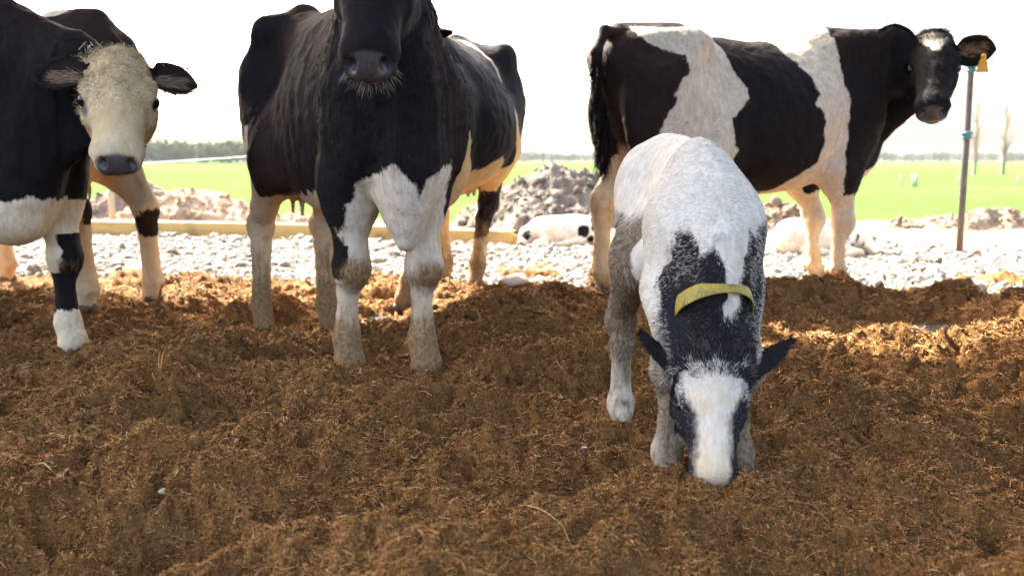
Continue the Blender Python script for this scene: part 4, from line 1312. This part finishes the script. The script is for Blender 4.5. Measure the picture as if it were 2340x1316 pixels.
def flow_a(p, q, M):
    D = body_flow(p, q, M)
    inh = ((q[:, 0] > -.05) & (np.abs(q[:, 1]) < .2) & (q[:, 2] > -.3))
    whl = np.stack([q[:, 0] - .20, q[:, 1] * 1.6, np.zeros(len(q))], 1) @ M.T            # hair fans out from a whorl between the eyes
    dn = np.stack([np.ones(len(q)) * .5, q[:, 1] * 2, np.zeros(len(q))], 1) @ M.T
    return np.where(inh[:, None], np.where((q[:, 0] < .30)[:, None], whl + .10 * np.stack([fbm(p, 38, 2, .5, s_) for s_ in (231, 233, 235)], 1) + RNG.normal(0, .03, whl.shape), dn), np.where(((p[:, 0] > .2) & (p[:, 2] > .6) & ~inh)[:, None], np.array((-.15, 0, -1.)), D))
def brisket_a(sd, J, T):
    sd.ell((.60, -.07, .58), (.15, .15, .15), .10)
    sd.rc((.66, -.04, .80), (.66, -.05, .52), .13, .08, .09, ((0, 1, 0), 1.15))
def cow_a():
    tip = np.array((-1.272, 3.02, .745)); u = unit([.22, -.68, -.70]); poll = tip - u * .52 * .95
    org = np.array((-2.25, 3.85, 0))
    root, body, V, F, A, T, M, tl = build_cow(
        "cow", "black cow with a creamy white face looking at the camera from the left", org, HA,
        dict(fl=(-1.655, 3.459, 0), fr=(-2.0, 3.12, 0), hl=(-2.62, 4.35, 0), hr=(-2.87, 4.1, 0)), poll, tip, (.30, -.82, .5), COAT_A, .0062, pat_a,
        extra=brisket_a, hs=.93, wide=1.14, ear_hair=True, s=.90, group="grown cows standing in the yard", udder=0, neck_up=-.04, front_r=1.12, neck_r=.85,
        hair=lambda *a: (short_coat(52000, lambda p, q: np.where((q[:, 0] > -.05) & (q[:, 0] < .5) & (np.abs(q[:, 1]) < .16) & (q[:, 2] > -.2), .008 + .014 * sstep(.38 - q[:, 0], 0, .22), .009), .0018, flow_a,
                         (.0075, .007, .0075), (.72, .60, .41), CAMP, .22, dens=lambda V, q, A: np.where((q[:, 0] > -.08) & (q[:, 0] < .5) & (np.abs(q[:, 1]) < .2) & (q[:, 2] > -.3), 5., 1.) * (np.minimum(ell_sdf(q, (.20, .108, -.064), (.055, .05, .034)), ell_sdf(q, (.215, -.108, -.064), (.075, .05, .034))) > 0))(*a)),
        ear_dirs=dict(l=((.02, 1, -.08), (.1, .15, 1), (.06, .088, -.05)), r=((.0, -1, -.08), (.1, -.15, 1), (.06, -.088, -.05))), ear_size=(.182, .072),
        lo=(-1.1, -.62, -.1), hi=(1.45, .85, 1.5))
    n = 700                                     # the upright curls of the poll
    q = np.stack([RNG.uniform(-.04, .03, n), RNG.normal(0, .045, n), RNG.uniform(-.03, .02, n)], 1)
    p = np.array([T(x) for x in q])
    strands("forelock", root, p, unit(q * [1, 1, 0] + [-.4, 0, .5]) @ M.T, RNG.normal(0, .5, (n, 3)) + M @ np.array((-.6, 0, .4)), 
            .032 * RNG.uniform(.5, 1.3, n), .0022,
            np.array((.72, .60, .40)) * RNG.uniform(.5, 1.15, (n, 1)), FUR, lift=.45)
cow_a()

# --- the cow half hidden behind the middle one
def pat_c(V, q, isear, A, J):
    th = np.arctan2(V[:, 1], V[:, 2] - .95)
    stripe = np.abs(V[:, 0] + .30 + .07 * np.sin(V[:, 2] * 4.5)) - .022 - .10 * np.clip(1.0 - V[:, 2], 0, .35)
    stripe = np.where((V[:, 1] > .05) & (V[:, 2] > .55), stripe, .3)
    flank = ell_sdf(V, (-.60, .33, .92), (.05, .12, .16))
    belly = V[:, 2] - .70 - .035 * np.sin(V[:, 0] * 13) - np.clip((V[:, 0] - .38) * .6, 0, .35)
    belly = np.where((V[:, 0] > np.where(V[:, 1] > .10, -.30 - .5 * np.clip(V[:, 2] - .72, 0, .2), -.45)) & (V[:, 2] > .30), belly, .3)
    legs = np.where(V[:, 2] < .50, V[:, 2] - np.where(V[:, 1] > 0, .40 - .35 * (V[:, 0] + .66), .62), .3)
    rleg = np.where((V[:, 1] < 0) & (V[:, 0] < -.3), V[:, 2] - .8, .3)
    w_ = paint(V, [('w', stripe), ('w', flank), ('w', belly), ('w', legs), ('w', rleg)])
    A['white'] = np.where(isear > 0, -.3, w_)
    A['mud'] = A['mud'] + np.clip(.30 - V[:, 2] * .45, 0, .3) + np.where((V[:, 2] < .70) & (V[:, 0] < .6), .24, 0)
    A['cream'] = np.where(V[:, 2] < .95, .85, .15)
    A['skin'] = np.clip(.5 - ell_sdf(V, (-.5, 0, .62), (.20, .16, .17)) / .04, 0, 1) * .85
    A['tint'] = .04 + np.clip((V[:, 2] - 1.2), 0, .2)
COAT_C = coat_material("black_coat_with_thin_white_stripe", black=(.007, .0075, .010), sheen=.0, rough=.8)
def cow_c():
    tailw = [(-.19, 5.92, 1.36), (-.16, 5.98, 1.2), (-.17, 5.96, .95), (-.18, 5.94, .75)]
    root, body, V, F, A, T, M, tl = build_cow(
        "cow", "black cow with a thin white flank stripe and tan belly half hidden behind another", (-.40, 4.98, 0), math.radians(-101),
        dict(fl=(-.534, 4.591, 0), fr=(-.86, 4.60, 0), hl=(-.211, 5.231, 0), hr=(-.412, 5.621, -.02)), (-.52, 4.02, 1.34), (-.50, 3.86, .92), (.3, -.9, .2), COAT_C, .0095, pat_c,
        hs=1.0, s=.985, group="grown cows standing in the yard", width=1.17, udder=.85, hind_r=.95, tail_w=tailw,
        hair=short_coat(26000, .014, .0022, body_flow, (.008, .008, .010), (.52, .37, .22), CAMP, .15))
    tail_switch(tailw[1:], 900, .14, (.014, .011, .010), root, tl)
cow_c()

# --- the cow seen from behind at the far left
def pat_e(V, q, isear, A, J):
    rump = np.minimum(ell_sdf(V, (-.52, -.02, 1.42), (.14, .17, .13)), np.where((V[:, 0] < -.30) & (V[:, 2] < .80), V[:, 2] - .74, .3))
    leg = (V[:, 0] < -.3)
    jr = J['hr']; jl = J['hl']
    bl = np.minimum(ell_sdf(V, jr[3] + [-.03, .0, -.07], (.065, .075, .085)), ell_sdf(V, jr[2] + [.03, -.09, .10], (.10, .10, .26)))
    bl = np.minimum(bl, ell_sdf(V, jl[3] + [0, -.03, .04], (.11, .08, .12)))
    bl = np.minimum(bl, ell_sdf(V, jr[5] + [0, -.05, -.04], (.07, .04, .07)))
    bl = np.where(leg, bl, .3)
    w_ = np.minimum(np.maximum(-rump, np.where((V[:, 2] < .55) & (V[:, 0] > .2), .55 - V[:, 2], -.3)), bl)
    A['white'] = np.where(isear > 0, -.3, np.clip(w_, -.3, .3))
    A['skin'] = np.clip(.5 - ell_sdf(V, (-.52, 0, .62), (.17, .12, .13)) / .04, 0, 1) * .9
    A['cream'] = np.where(V[:, 2] < 1.0, .62, .1)
    A['tint'] = .30 + np.clip((V[:, 2] - 1.15), 0, .25)
    A['mud'] = np.clip((.10 - V[:, 2]) * 5, 0, .5)
COAT_E = coat_material("brown_black_coat_with_white_rump")
def cow_e():
    tailw = [(-1.55, 4.36, 1.40), (-1.51, 4.30, 1.36), (-1.53, 4.26, 1.2), (-1.57, 4.25, .95)]
    hE = math.radians(146)
    root, body, V, F, A, T, M, tl = build_cow(
        "cow", "brownish black cow with a white rump, seen from behind at the far left", (-2.57, 4.87, 0), hE,
        dict(hl=(-2.03, 4.38, 0), hr=(-1.827, 4.662, 0), fl=(-3.0, 5.1, 0), fr=(-3.02, 5.52, 0)), (-3.35, 5.65, 1.42), (-3.68, 5.75, 1.08), (-.3, .3, .8), COAT_E, .0095, pat_e,
        hs=1.0, s=.985, width=.92, group="grown cows standing in the yard", udder=.62,
        hair=short_coat(22000, .014, .0022, body_flow, (.009, .0078, .0075), (.70, .60, .46), CAMP, .2))
cow_e()

# ------------------------------------------------------------------ the standing calf
def head_zone(q):
    return (q[:, 0] > -.06) & (q[:, 0] < .7) & (np.abs(q[:, 1]) < np.where(q[:, 2] < -.14, .108, .13)) & (q[:, 2] > -.235 + .25 * q[:, 0])

def build_calf():
    org = np.array((.445, 2.27, 0)); h = math.radians(-84.5)
    tw, tl, R = l2w(h, org)
    VOX = .0052
    sd = SDF((-.52, -.30, -.06), (.52, .30, .90), VOX)
    S = [(-.455, .70, .60, .02, 2, 2, .5), (-.41, .755, .53, .062, 2, 2, .5), (-.32, .790, .455, .094, 2.1, 2, .5), (-.19, .790, .42, .098, 1.9, 2, .47), (-.07, .778, .405, .106, 1.5, 2.1, .45),
         (.04, .752, .405, .110, 1.5, 2.1, .5), (.12, .705, .42, .105, 1.8, 2, .5), (.18, .63, .45, .075, 2, 2, .5), (.215, .56, .49, .03, 2, 2, .5)]
    sd.loft(S, .03)
    FR = np.array([(.08, .085, .56), (.085, .092, .42), (.155, .095, .30), (.165, .092, .255), (.155, .09, .19), (.155, .09, .075), (.18, .09, .025)])
    FRr = [.078, .053, .027, .031, .0195, .026, .028]
    HR = np.array([(-.28, .058, .64), (-.13, .092, .47), (-.255, .098, .345), (-.295, .095, .29), (-.275, .093, .22), (-.265, .092, .075), (-.235, .09, .025)])
    HRr = [.098, .078, .035, .034, .025, .029, .028]
    feet = dict(fl=(.520, 2.045, 0), fr=(.356, 2.045, 0), hl=(.535, 2.50, 0), hr=(.300, 2.455, 0))
    J = {}
    for key, ft in feet.items():
        q = 1 if key[1] == 'l' else -1
        base = (FR if key[0] == 'f' else HR) * [1, q, 1]
        rr = FRr if key[0] == 'f' else HRr
        off = tl(ft) - base[-1] + [0, 0, .025]
        wg = np.array([.05, .2, .6, .7, .8, .95, 1.])[:, None] if key[0] == 'f' else np.array([.1, .35, .6, .7, .8, .95, 1.])[:, None]
        j = base + off * wg; J[key] = j
        for i in range(6): sd.rc(j[i], j[i + 1], rr[i], rr[i + 1], .045 if i < 2 else .02, ((0, 1, 0), 1.35) if i == 0 else None)
        if key[0] == 'f':
            sd.ell(j[3] + [.006, 0, 0], (.033, .038, .045), .02)
        else:
            sd.ell(j[0] + [-.03, 0, -.07], (.12, .058, .17), .05)
            sd.rc(j[3] + [-.022, 0, .03], j[2] + [-.028, 0, .06], .016, .013, .02)
            sd.ell(j[3], (.036, .033, .046), .02)
        sd.ell(j[5] + [.004, 0, -.02], (.037, .034, .034), .02)
    P = tl((.452, 2.045, .288)); M = R.T @ frame((-.035, -.48, -.87), (.05, -.87, .48)); hs = .56; WIDE = 1.22
    HB = P + M @ (np.array((.03, 0, -.10)) * hs)
    N0 = np.array((.07, 0, .60)); N1 = tl((.457, 2.115, .425))
    sd.rc(N0, N1, .105, .075, .06)
    sd.rc(N1, HB, .075, .064, .04)
    sd.rc((.03, 0, .70), N1 + [.02, 0, .05], .05, .030, .07)
    T = head_shape(sd, P, M, hs, WIDE)
    sd.chain([(-.40, 0, .745), (-.445, .0, .68), (-.455, .01, .55), (-.445, .01, .42)], [.024, .02, .015, .012], .02)
    V, F = sd.mesh()
    nb = len(V)
    ears = [ear_mesh(T((.075, q * .088, -.055)), M @ np.array((-.55, q * .80, .30)), M @ np.array((.35, q * .30, -.85)), .150, .031, .014, .006, 1.3) for q in (1, -1)]
    V, F, isear = add_ears(V, F, ears)
    root = empty("calf", tuple(org), h)
    tag(root, "small white calf with black neck and yellow collar, nose down in the mulch", "calf")
    q = headlocal(V, P, M, hs, WIDE)
    W = V @ R.T + org
    inh = head_zone(q)
    xs = [.30, .335, .352, .375, .40, .42, .44, .455, .468, .482, .497, .512, .535, .55, .57, .60, .64]
    zs = [.30, .40, .50, .562, .565, .515, .535, .50, .42, .375, .41, .50, .575, .545, .575, .60, .59]
    zt = np.interp(W[:, 0], xs, zs)
    def fields(W, q, inh, isear):
        """white distance, roan share, dirt"""
        zt = np.interp(W[:, 0] + .012 * fbm(W, 30, 2, .5, 131), xs, zs)
        front = sstep(2.33 - W[:, 1], 0, .05)
        dleg = np.abs(W[:, 0] - .457)
        neck = np.minimum(zt - W[:, 2], np.where(W[:, 2] < .45, .125 - dleg + .03 * (W[:, 0] > .46), .3)) * front + (-.3) * (1 - front)
        wv = -neck
        nz = .04 * fbm(W, 16, 2, .5, 195)
        roan = .09 + .46 * sstep(W[:, 0] + nz, .505, .56) + .34 * sstep(.41 - W[:, 0] + nz, 0, .05) + .12 * sstep(.34 - W[:, 2], 0, .06)
        # face
        half = np.interp(q[:, 0], [-.02, .03, .16, .24, .32, .46, .55], [.085, .100, .092, .052, .050, .058, .05])
        fb = np.minimum(half - np.abs(q[:, 1] + .008), (q[:, 0] - .075 + .03 * fbm(W, 60, 2, .5, 245)))
        fw = np.where(q[:, 2] < -.16, -.1, fb)
        fw = np.where((q[:, 0] > .40) & (q[:, 1] > .035), np.minimum(fw, .04 - q[:, 1]), fw)
        eyed = np.minimum(ell_sdf(q, (.205, .105, -.066), (.065, .05, .026)), ell_sdf(q, (.205, -.105, -.066), (.065, .05, .026)))
        fw = np.minimum(fw, eyed)
        wv = np.where(inh, fw * .6, wv)
        roan = np.where(inh, np.where(eyed < 0, .05, np.where(q[:, 0] < .10, .10, .42)), roan)
        wv = np.where(isear > 0, -.3, wv); roan = np.where(isear > 0, .0, roan)
        hind = (W[:, 1] > 2.30)
        left = sstep(.42 - W[:, 0], 0, .06)
        dirt = hind * left * sstep(.63 - W[:, 2] + .03 * fbm(W, 12, 2, .5, 141), 0, .10) * (1.0 - .45 * sstep(.26 - W[:, 2], 0, .15))
        dirt = np.maximum(dirt, (~hind) * (~inh) * sstep(.40 - W[:, 2], 0, .15) * sstep(.055 - np.abs(np.abs(W[:, 0] - .44) - .085), 0, .02) * .62)
        dirt = np.maximum(dirt, .75 * sstep(.10 - W[:, 2], 0, .07) * (~inh))
        return wv, roan, np.where(isear > 0, 0, dirt)
    wv, roan, dirt = fields(W, q, inh, isear)
    pink = np.clip(.5 - ell_sdf(q, (.51, 0, -.075), (.045, .062, .055)) / .02, 0, 1)
    A = dict(white=np.clip(wv, -.3, .3), skin=pink, mud=dirt * .9, nose=np.zeros(len(V)), cream=np.where(inh, .45, .12), tint=np.zeros(len(V)))
    cm = coat_material("calf_coat", black=(.016, .016, .019), white=(.78, .73, .64), mudcol=(.27, .20, .13), edge=.02)
    body = mesh_obj("body", V, [F], cm, root, attrs=A)
    N = vnormals(body)
    for s_ in (1, -1):
        ev, ef = sphere_mesh(T((.19, s_ * .098, -.064)), .0245 * hs)
        mesh_obj("eye", ev, [ef], EYE, root)
    for k in feet:
        hv, hf = hoof_mesh(J[k][-1] + np.array((-.012, 0, -.022)), (1, 0, 0), .50)
        mesh_obj("hoof", hv, [hf], HOOF, root)
    # coat
    cull = tl(CAMP)
    def coat(name, n, dens, Lf, width, lift, ears=False):
        K, Wt = surface_samples(V, F, N, n, dens, cull)
        g = lambda a: (a[K] * (Wt if a.ndim == 1 else Wt[:, :, None])).sum(1)
        p, nn, qq, ww = g(V), unit(g(N)), g(q), g(W)
        ih = head_zone(qq)
        ie = g(isear)
        wv_, ro, di = fields(ww, qq, ih, ie)
        D = np.tile(np.array((-.55, 0, -.75)), (len(p), 1))
        nk = (p[:, 0] > .12) & ~ih
        D = np.where(nk[:, None], np.stack([-.25 * np.ones(len(p)), np.tanh((p[:, 1] - .012 * fbm(p, 14, 2, .5, 191)) / .05) * .40, -.2 + 0 * p[:, 0]], 1), D)
        whl = np.stack([qq[:, 0] - .19, qq[:, 1] * 1.5, np.zeros(len(p))], 1) @ M.T
        mz = np.stack([np.ones(len(p)), qq[:, 1] * 2, 0 * qq[:, 0]], 1) @ M.T * .3
        D = np.where(ih[:, None], np.where((qq[:, 0] < .33)[:, None], whl * 3, mz), D)
        D = np.where((ie > .5)[:, None], np.stack([np.zeros(len(p)), np.sign(qq[:, 1]), -.2 + 0 * ie], 1) @ M.T, D)
        clump = np.stack([fbm(p * [1, 1, .6], 55, 2, .5, s_) for s_ in (151, 157, 163)], 1)
        D = unit(D) + clump * np.where(di > .4, .9, .34)[:, None] + RNG.normal(0, .16, (len(p), 3))
        L = Lf(p, qq, ww, ih, ie, di) * RNG.uniform(.55, 1.2, len(p))
        # which hairs are black: the patch edge feathers, roan patches mix
        pw = sstep(wv_ + RNG.normal(0, .010, len(p)), -.006, .006)
        pw = np.where(wv_ < 0, np.maximum(pw, ro * (RNG.random(len(p)) < ro * 1.1) * 1.6), pw)
        pw = np.clip(pw, 0, 1)[:, None]
        blk = np.array((.017, .0155, .016)) * RNG.uniform(.6, 1.8, (len(p), 1))
        wht = np.array((.80, .755, .67)) * RNG.uniform(.78, 1.1, (len(p), 1))
        crm = sstep(.5 + .5 * fbm(p, 6, 2, .5, 171), .3, .9)[:, None] * .55 + (.3 * ih * sstep(qq[:, 0], .0, .2))[:, None]
        crest = np.exp(-((ww[:, 0] - .470 + .01 * fbm(ww, 25, 2, .5, 181)) / .035) ** 2)[:, None] * sstep(ww[:, 2], .42, .46)[:, None] * sstep(2.36 - ww[:, 1], 0, .1)[:, None] * (ww[:, 2] > .42)[:, None] * (~ih)[:, None]
        wht = wht * (1 - .55 * np.clip(crm * .5 + crest * .7, 0, 1)) + np.array((.66, .52, .36)) * .55 * np.clip(crm * .5 + crest * .7, 0, 1)
        c = blk * (1 - pw) + wht * pw
        dd = np.clip(di + RNG.normal(0, .22, len(p)), 0, 1)[:, None] * np.where(di > .02, 1, 0)[:, None]
        dirtc = np.array([(.25, .185, .115), (.15, .10, .055), (.42, .33, .23), (.06, .038, .02)])[RNG.choice(4, len(p), p=[.38, .28, .22, .12])] * RNG.uniform(.75, 1.2, (len(p), 1))
        c = c * (1 - dd) + dirtc * dd
        pk = np.clip(.5 - ell_sdf(qq, (.51, 0, -.075), (.045, .062, .055)) / .02, 0, 1)
        keep = pk < .6
        strands(name, root, p[keep], nn[keep], D[keep], L[keep], width * RNG.uniform(.7, 1.3, keep.sum()), c[keep], FUR, lift=lift, bend=.6)
    eyeo = np.minimum(ell_sdf(q, (.20, .105, -.064), (.05, .04, .022)), ell_sdf(q, (.20, -.105, -.064), (.05, .04, .022))) > 0
    dens = np.where(inh, 2.2 * eyeo, 1.0) * np.where(isear > 0, 1.2, 1)
    def Lf(p, q, w_, ih, ie, di):
        L = np.where(ih, .0075, .0100)
        L = np.where(ih, .0075 + .010 * sstep(.22 - q[:, 0], 0, .16), L)
        L = np.where(~ih & (w_[:, 1] < 2.25) & (w_[:, 2] > .25), .0135, L)
        L = np.where(di > .4, .021, L)
        L = np.where((w_[:, 2] < .2) & ~ih, .009, L)
        return np.where(ie > .5, .019, L)
    coat("coat", 230000, dens, Lf, .0011, .22)
    # collar
    C = tl((.457, 2.092, .392))
    ax = R.T @ unit(np.array((.05, -.66, -.75)))
    e1 = unit(np.cross(ax, [0, 0, 1.])); e2 = np.cross(e1, ax)
    n = 96
    ring = []
    def sample(p):
        i = np.round((p - sd.lo) / sd.h).astype(int)
        return sd.F[tuple(np.clip(i, 0, sd.n - 1))]
    rad = []
    for k in range(n):
        a = 2 * math.pi * k / n
        d = e1 * math.cos(a) + e2 * math.sin(a)
        r = .03
        while r < .15 and sample(C + d * r) < 0: r += .002
        rad.append(min(r, .077))
    rad = np.array(rad)
    for _ in range(14): rad = np.maximum(rad, (np.roll(rad, 1) + np.roll(rad, -1)) / 2 * .2 + rad * .8)
    for _ in range(6): rad = (np.roll(rad, 1) + np.roll(rad, -1) + rad) / 3
    rad = rad + .010
    V2 = []
    for k in range(n):
        a = 2 * math.pi * k / n
        d = e1 * math.cos(a) + e2 * math.sin(a)
        for t, o in ((-.019, 0), (-.019, .0015), (-.016, .0025), (.016, .0025), (.019, .0015), (.019, 0)):
            V2.append(C + d * (rad[k] + o) + ax * (t + .004 * math.sin(2 * a)))
    V2 = np.array(V2)
    F2 = np.array([(k * 6 + j, ((k + 1) % n) * 6 + j, ((k + 1) % n) * 6 + (j + 1) % 6, k * 6 + (j + 1) % 6) for k in range(n) for j in range(6)])
    cm = NT("yellow_strap")
    nz = cm.noise(cm.obj(), 26, 4, .6); nf = cm.noise(cm.obj(), 240, 2, .5)
    cc = cm.mix(cm.mapr(nz, .50, .66), (.31, .23, .032), (.15, .095, .025))
    cm.bs(Base_Color=cm.mix(cm.mapr(nf, .5, .8), cc, (.45, .36, .08)), Roughness=.6)
    cm.bump(nf, .3, .002)
    mesh_obj("collar", V2, [F2], cm, root)
build_calf()

# ------------------------------------------------------------------ the two sleeping calves
def lying_calf(label, loc, rz, s, flip, spots, seed):
    sd = SDF((-.62, -.36, -.03), (.55, .36, .42), .009)
    sd.loft([(-.30, .22, .02, .05, 2, 2, .45), (-.22, .27, .0, .13, 2, 2, .45), (-.05, .295, .0, .165, 1.9, 2.3, .42), (.14, .30, .0, .165, 1.9, 2.3, .42), (.27, .27, .0, .13, 2, 2, .45), (.36, .18, .02, .05, 2, 2, .45)], .04)
    sd.ell((.20, -.11, .13), (.15, .085, .125), .05)
    sd.ell((-.17, -.10, .13), (.10, .075, .12), .05)
    sd.chain([(.12, -.19, .06), (-.02, -.20, .04), (-.12, -.19, .03)], [.045, .03, .026], .03)
    sd.chain([(-.20, -.16, .07), (-.30, -.19, .04), (-.20, -.23, .03)], [.04, .028, .025], .03)
    sd.rc((-.24, 0, .17), (-.37, -.05, .13), .10, .07, .06)
    M = frame((-.35, -.85, -.35), (-.2, -.3, 1)); P = np.array((-.37, -.02, .17))
    T = head_shape(sd, P, M, .50)
    sd.chain([(.35, 0, .17), (.39, -.05, .08), (.34, -.16, .04)], [.02, .016, .014], .02)
    V, F = sd.mesh()
    ears = [ear_mesh(T((.05, q * .09, -.05)), M @ np.array((-.3, q, -.1)), M @ np.array((.7, 0, -.5)), .115, .036, .02, .006) for q in (1, -1)]
    V, F, isear = add_ears(V, F, ears)
    q = headlocal(V, P, M, .50)
    if flip:
        V = V * [-1, 1, 1]; F = F[:, ::-1]
    root = empty("lying_calf", loc, rz)
    root.scale = (s, s, s)
    tag(root, label, "calf", "calves asleep behind the gravel")
    wv = np.full(len(V), .3)
    for c, r in spots: wv = np.minimum(wv, ell_sdf(V + .015 * fbm(V, 18, 2, .5, seed)[:, None], c, r))
    A = dict(white=np.where(isear > 0, -.3, np.clip(wv, -.3, .3)), skin=0 * wv, mud=np.clip(.45 - V[:, 2] * 3.5, 0, .45), nose=nose_field(q) * (isear == 0), cream=np.clip(.5 - V[:, 2] * 1.6, .0, .6), tint=0 * wv)
    body = mesh_obj("body", V, [F], LYING, root, attrs=A)
    for s_ in (1, -1):
        c = T((.188, s_ * .102, -.082))
        if flip: c = c * [-1, 1, 1]
        ev, ef = sphere_mesh(c, .0125, 8, 12)
        mesh_obj("eye", ev, [ef], EYE, root)
LYING = coat_material("white_calf_coat", white=(.78, .75, .70), edge=.012)
lying_calf("sleeping white calf with black patches, lying behind the gravel", (.47, 8.28, -.03), math.radians(6), .93, False,
           [((.15, -.17, .16), (.055, .08, .06)), ((.22, -.17, .09), (.03, .06, .035)), ((.30, -.10, .22), (.09, .2, .09)), ((.36, 0, .1), (.05, .2, .12)), ((-.40, -.16, .12), (.06, .07, .05))], 5)
lying_calf("sleeping almost all white calf behind the front legs of the spotted cow", (2.43, 7.45, -.03), math.radians(-5), 1.0, True,
           [((.21, -.15, .17), (.012, .06, .035)), ((.25, -.15, .10), (.028, .06, .012)), ((.29, -.13, .15), (.012, .05, .03)), ((.44, -.08, .15), (.04, .05, .05))], 9)
# ------------------------------------------------------------------ small things lying on the mulch
m = NT("muddy_water")
m.bs(Base_Color=(.10, .085, .07, 1), Roughness=.12, Specular_IOR_Level=.6)
m.bump(m.noise(m.pos(), 30, 2), .15, .004)
WATER = m.m
def puddle(label, x, y, rx, ry, pct):
    a = np.linspace(0, 2 * np.pi, 60, endpoint=False)
    r = 1 + .25 * fbm(np.stack([np.cos(a) * 1.5, np.sin(a) * 1.5], 1), 1.2, 3, .6, int(abs(x) * 50))
    g = RNG.uniform(-1, 1, (500, 2)) * [rx, ry] + [x, y]
    z = float(np.percentile(mulch_h(g[:, 0], g[:, 1]), pct))
    V = np.concatenate([[(0, 0, 0)], np.stack([rx * r * np.cos(a), ry * r * np.sin(a), 0 * a], 1)])
    F = np.array([(0, i + 1, (i + 1) % 60 + 1) for i in range(60)])
    o = mesh_obj("puddle", V, [F], WATER)
    o.location = (x, y, z)
    tag(o, label, "puddle", "muddy puddles on the mulch")
puddle("wide muddy puddle reflecting the sky on the mulch at the right", 1.93, 4.12, .36, .13, 60)
puddle("small puddle shining between the legs of the middle black cow", -.66, 4.44, .20, .06, 55)

def ground_z(x, y): return float(mulch_h(np.array([x]), np.array([y]))[0])
def stone(label, x, y, size, flat, colr, rz, seed, sink=.25):
    V, F = ICO[3]
    d = 1 + .20 * fbm(V + seed * 5.1, .9, 2, .5, seed) + .03 * fbm(V + seed, 4, 2, .5, seed + 3)
    V = V * d[:, None] * np.array([size, size * .62, size * flat])
    o = mesh_obj("stone", V, [F], STONE, colors=np.tile(colr, (len(V), 1)))
    o.location = (x, y, ground_z(x, y) + size * flat * (1 - 2 * sink)); o.rotation_euler = (.1, -.12, rz)
    tag(o, label, "stone", "loose stones lying on the mulch")
stone("smooth grey stone on the mulch below the white faced cow", -1.714, 4.2, .048, .52, (.30, .29, .28), .4, 3)
stone("small buff stone beside the smooth grey stone", -1.84, 4.27, .030, .5, (.36, .30, .22), .1, 4)
stone("large pale stone at the gravel edge below the striped cow", .01, 5.22, .085, .42, (.52, .47, .40), .3, 5)
stone("dull grey stone half sunk to the right of the puddle", 2.02, 3.55, .045, .4, (.42, .40, .37), .2, 6)
stone("small white pebble in the dark hollow below the calf's raised ear", .185, 2.31, .012, .7, (.55, .48, .36), .3, 7)
stone("pale yellow pebble on the mulch at the lower left", -.73, 1.88, .010, .7, (.62, .50, .26), .5, 8)
stone("tiny white pebble in the dark hollow at the bottom right of centre", .30, 1.76, .007, .8, (.60, .56, .48), .2, 9)

m = NT("dry_straw")
n1 = m.noise(m.obj(), 60, 3)
m.bs(Base_Color=m.mix(n1, (.50, .34, .12), (.36, .22, .07)), Roughness=.6)
STRAW = m.m
m = NT("orange_shoot"); m.bs(Base_Color=(.55, .24, .07, 1), Roughness=.6); SHOOT = m.m
def stalk(name, label, P, r, mat=None, lift=.004, cat="straw", group="dry straws lying on the mulch"):
    P = np.array(P, float)
    t = np.linspace(0, 1, 14)
    k = np.linspace(0, 1, len(P))
    Q = np.stack([np.interp(t, k, P[:, i]) for i in range(2)], 1)
    for _ in range(8): Q[1:-1] = (Q[:-2] + Q[1:-1] * 2 + Q[2:]) / 4
    z = mulch_h(Q[:, 0], Q[:, 1])
    for _ in range(30): z[1:-1] = np.maximum(z[1:-1], (z[:-2] + z[2:]) / 2)
    o = tube(name, np.stack([Q[:, 0], Q[:, 1], z + lift], 1), np.linspace(r, r * .5, len(t)), mat or STRAW)
    tag(o, label, cat, group)
stalk("straw", "long curved straw left of the dark hollow at the bottom centre", [(.02, 1.80), (.06, 1.76), (.095, 1.68), (.11, 1.63)], .0013)
stalk("straw", "short straight straw on the mulch at the lower left of centre", [(-.505, 1.99), (-.475, 2.06)], .0014)
stalk("straw", "thin straw lying low right of the calf's muzzle", [(.92, 1.60), (.94, 1.66), (.95, 1.72)], .0012)
stalk("straw", "fine straw beside the left fore hoof of the middle black cow", [(-.45, 3.0), (-.36, 3.02), (-.27, 2.94)], .0018)
sx, sy = -1.07, 2.78
sh_ = empty("grass_shoot", (sx, sy, ground_z(sx, sy)))
tag(sh_, "small orange shoot with two blades sticking up from the mulch", "shoot")
tube("blade", [(0, 0, -.01), (.004, 0, .02), (.010, 0, .045), (.018, 0, .062)], [.0022, .002, .0016, .0006], SHOOT, sh_)
tube("blade", [(-.004, 0, -.01), (-.005, 0, .015), (-.004, 0, .034), (.002, 0, .05)], [.002, .002, .0014, .0006], SHOOT, sh_)
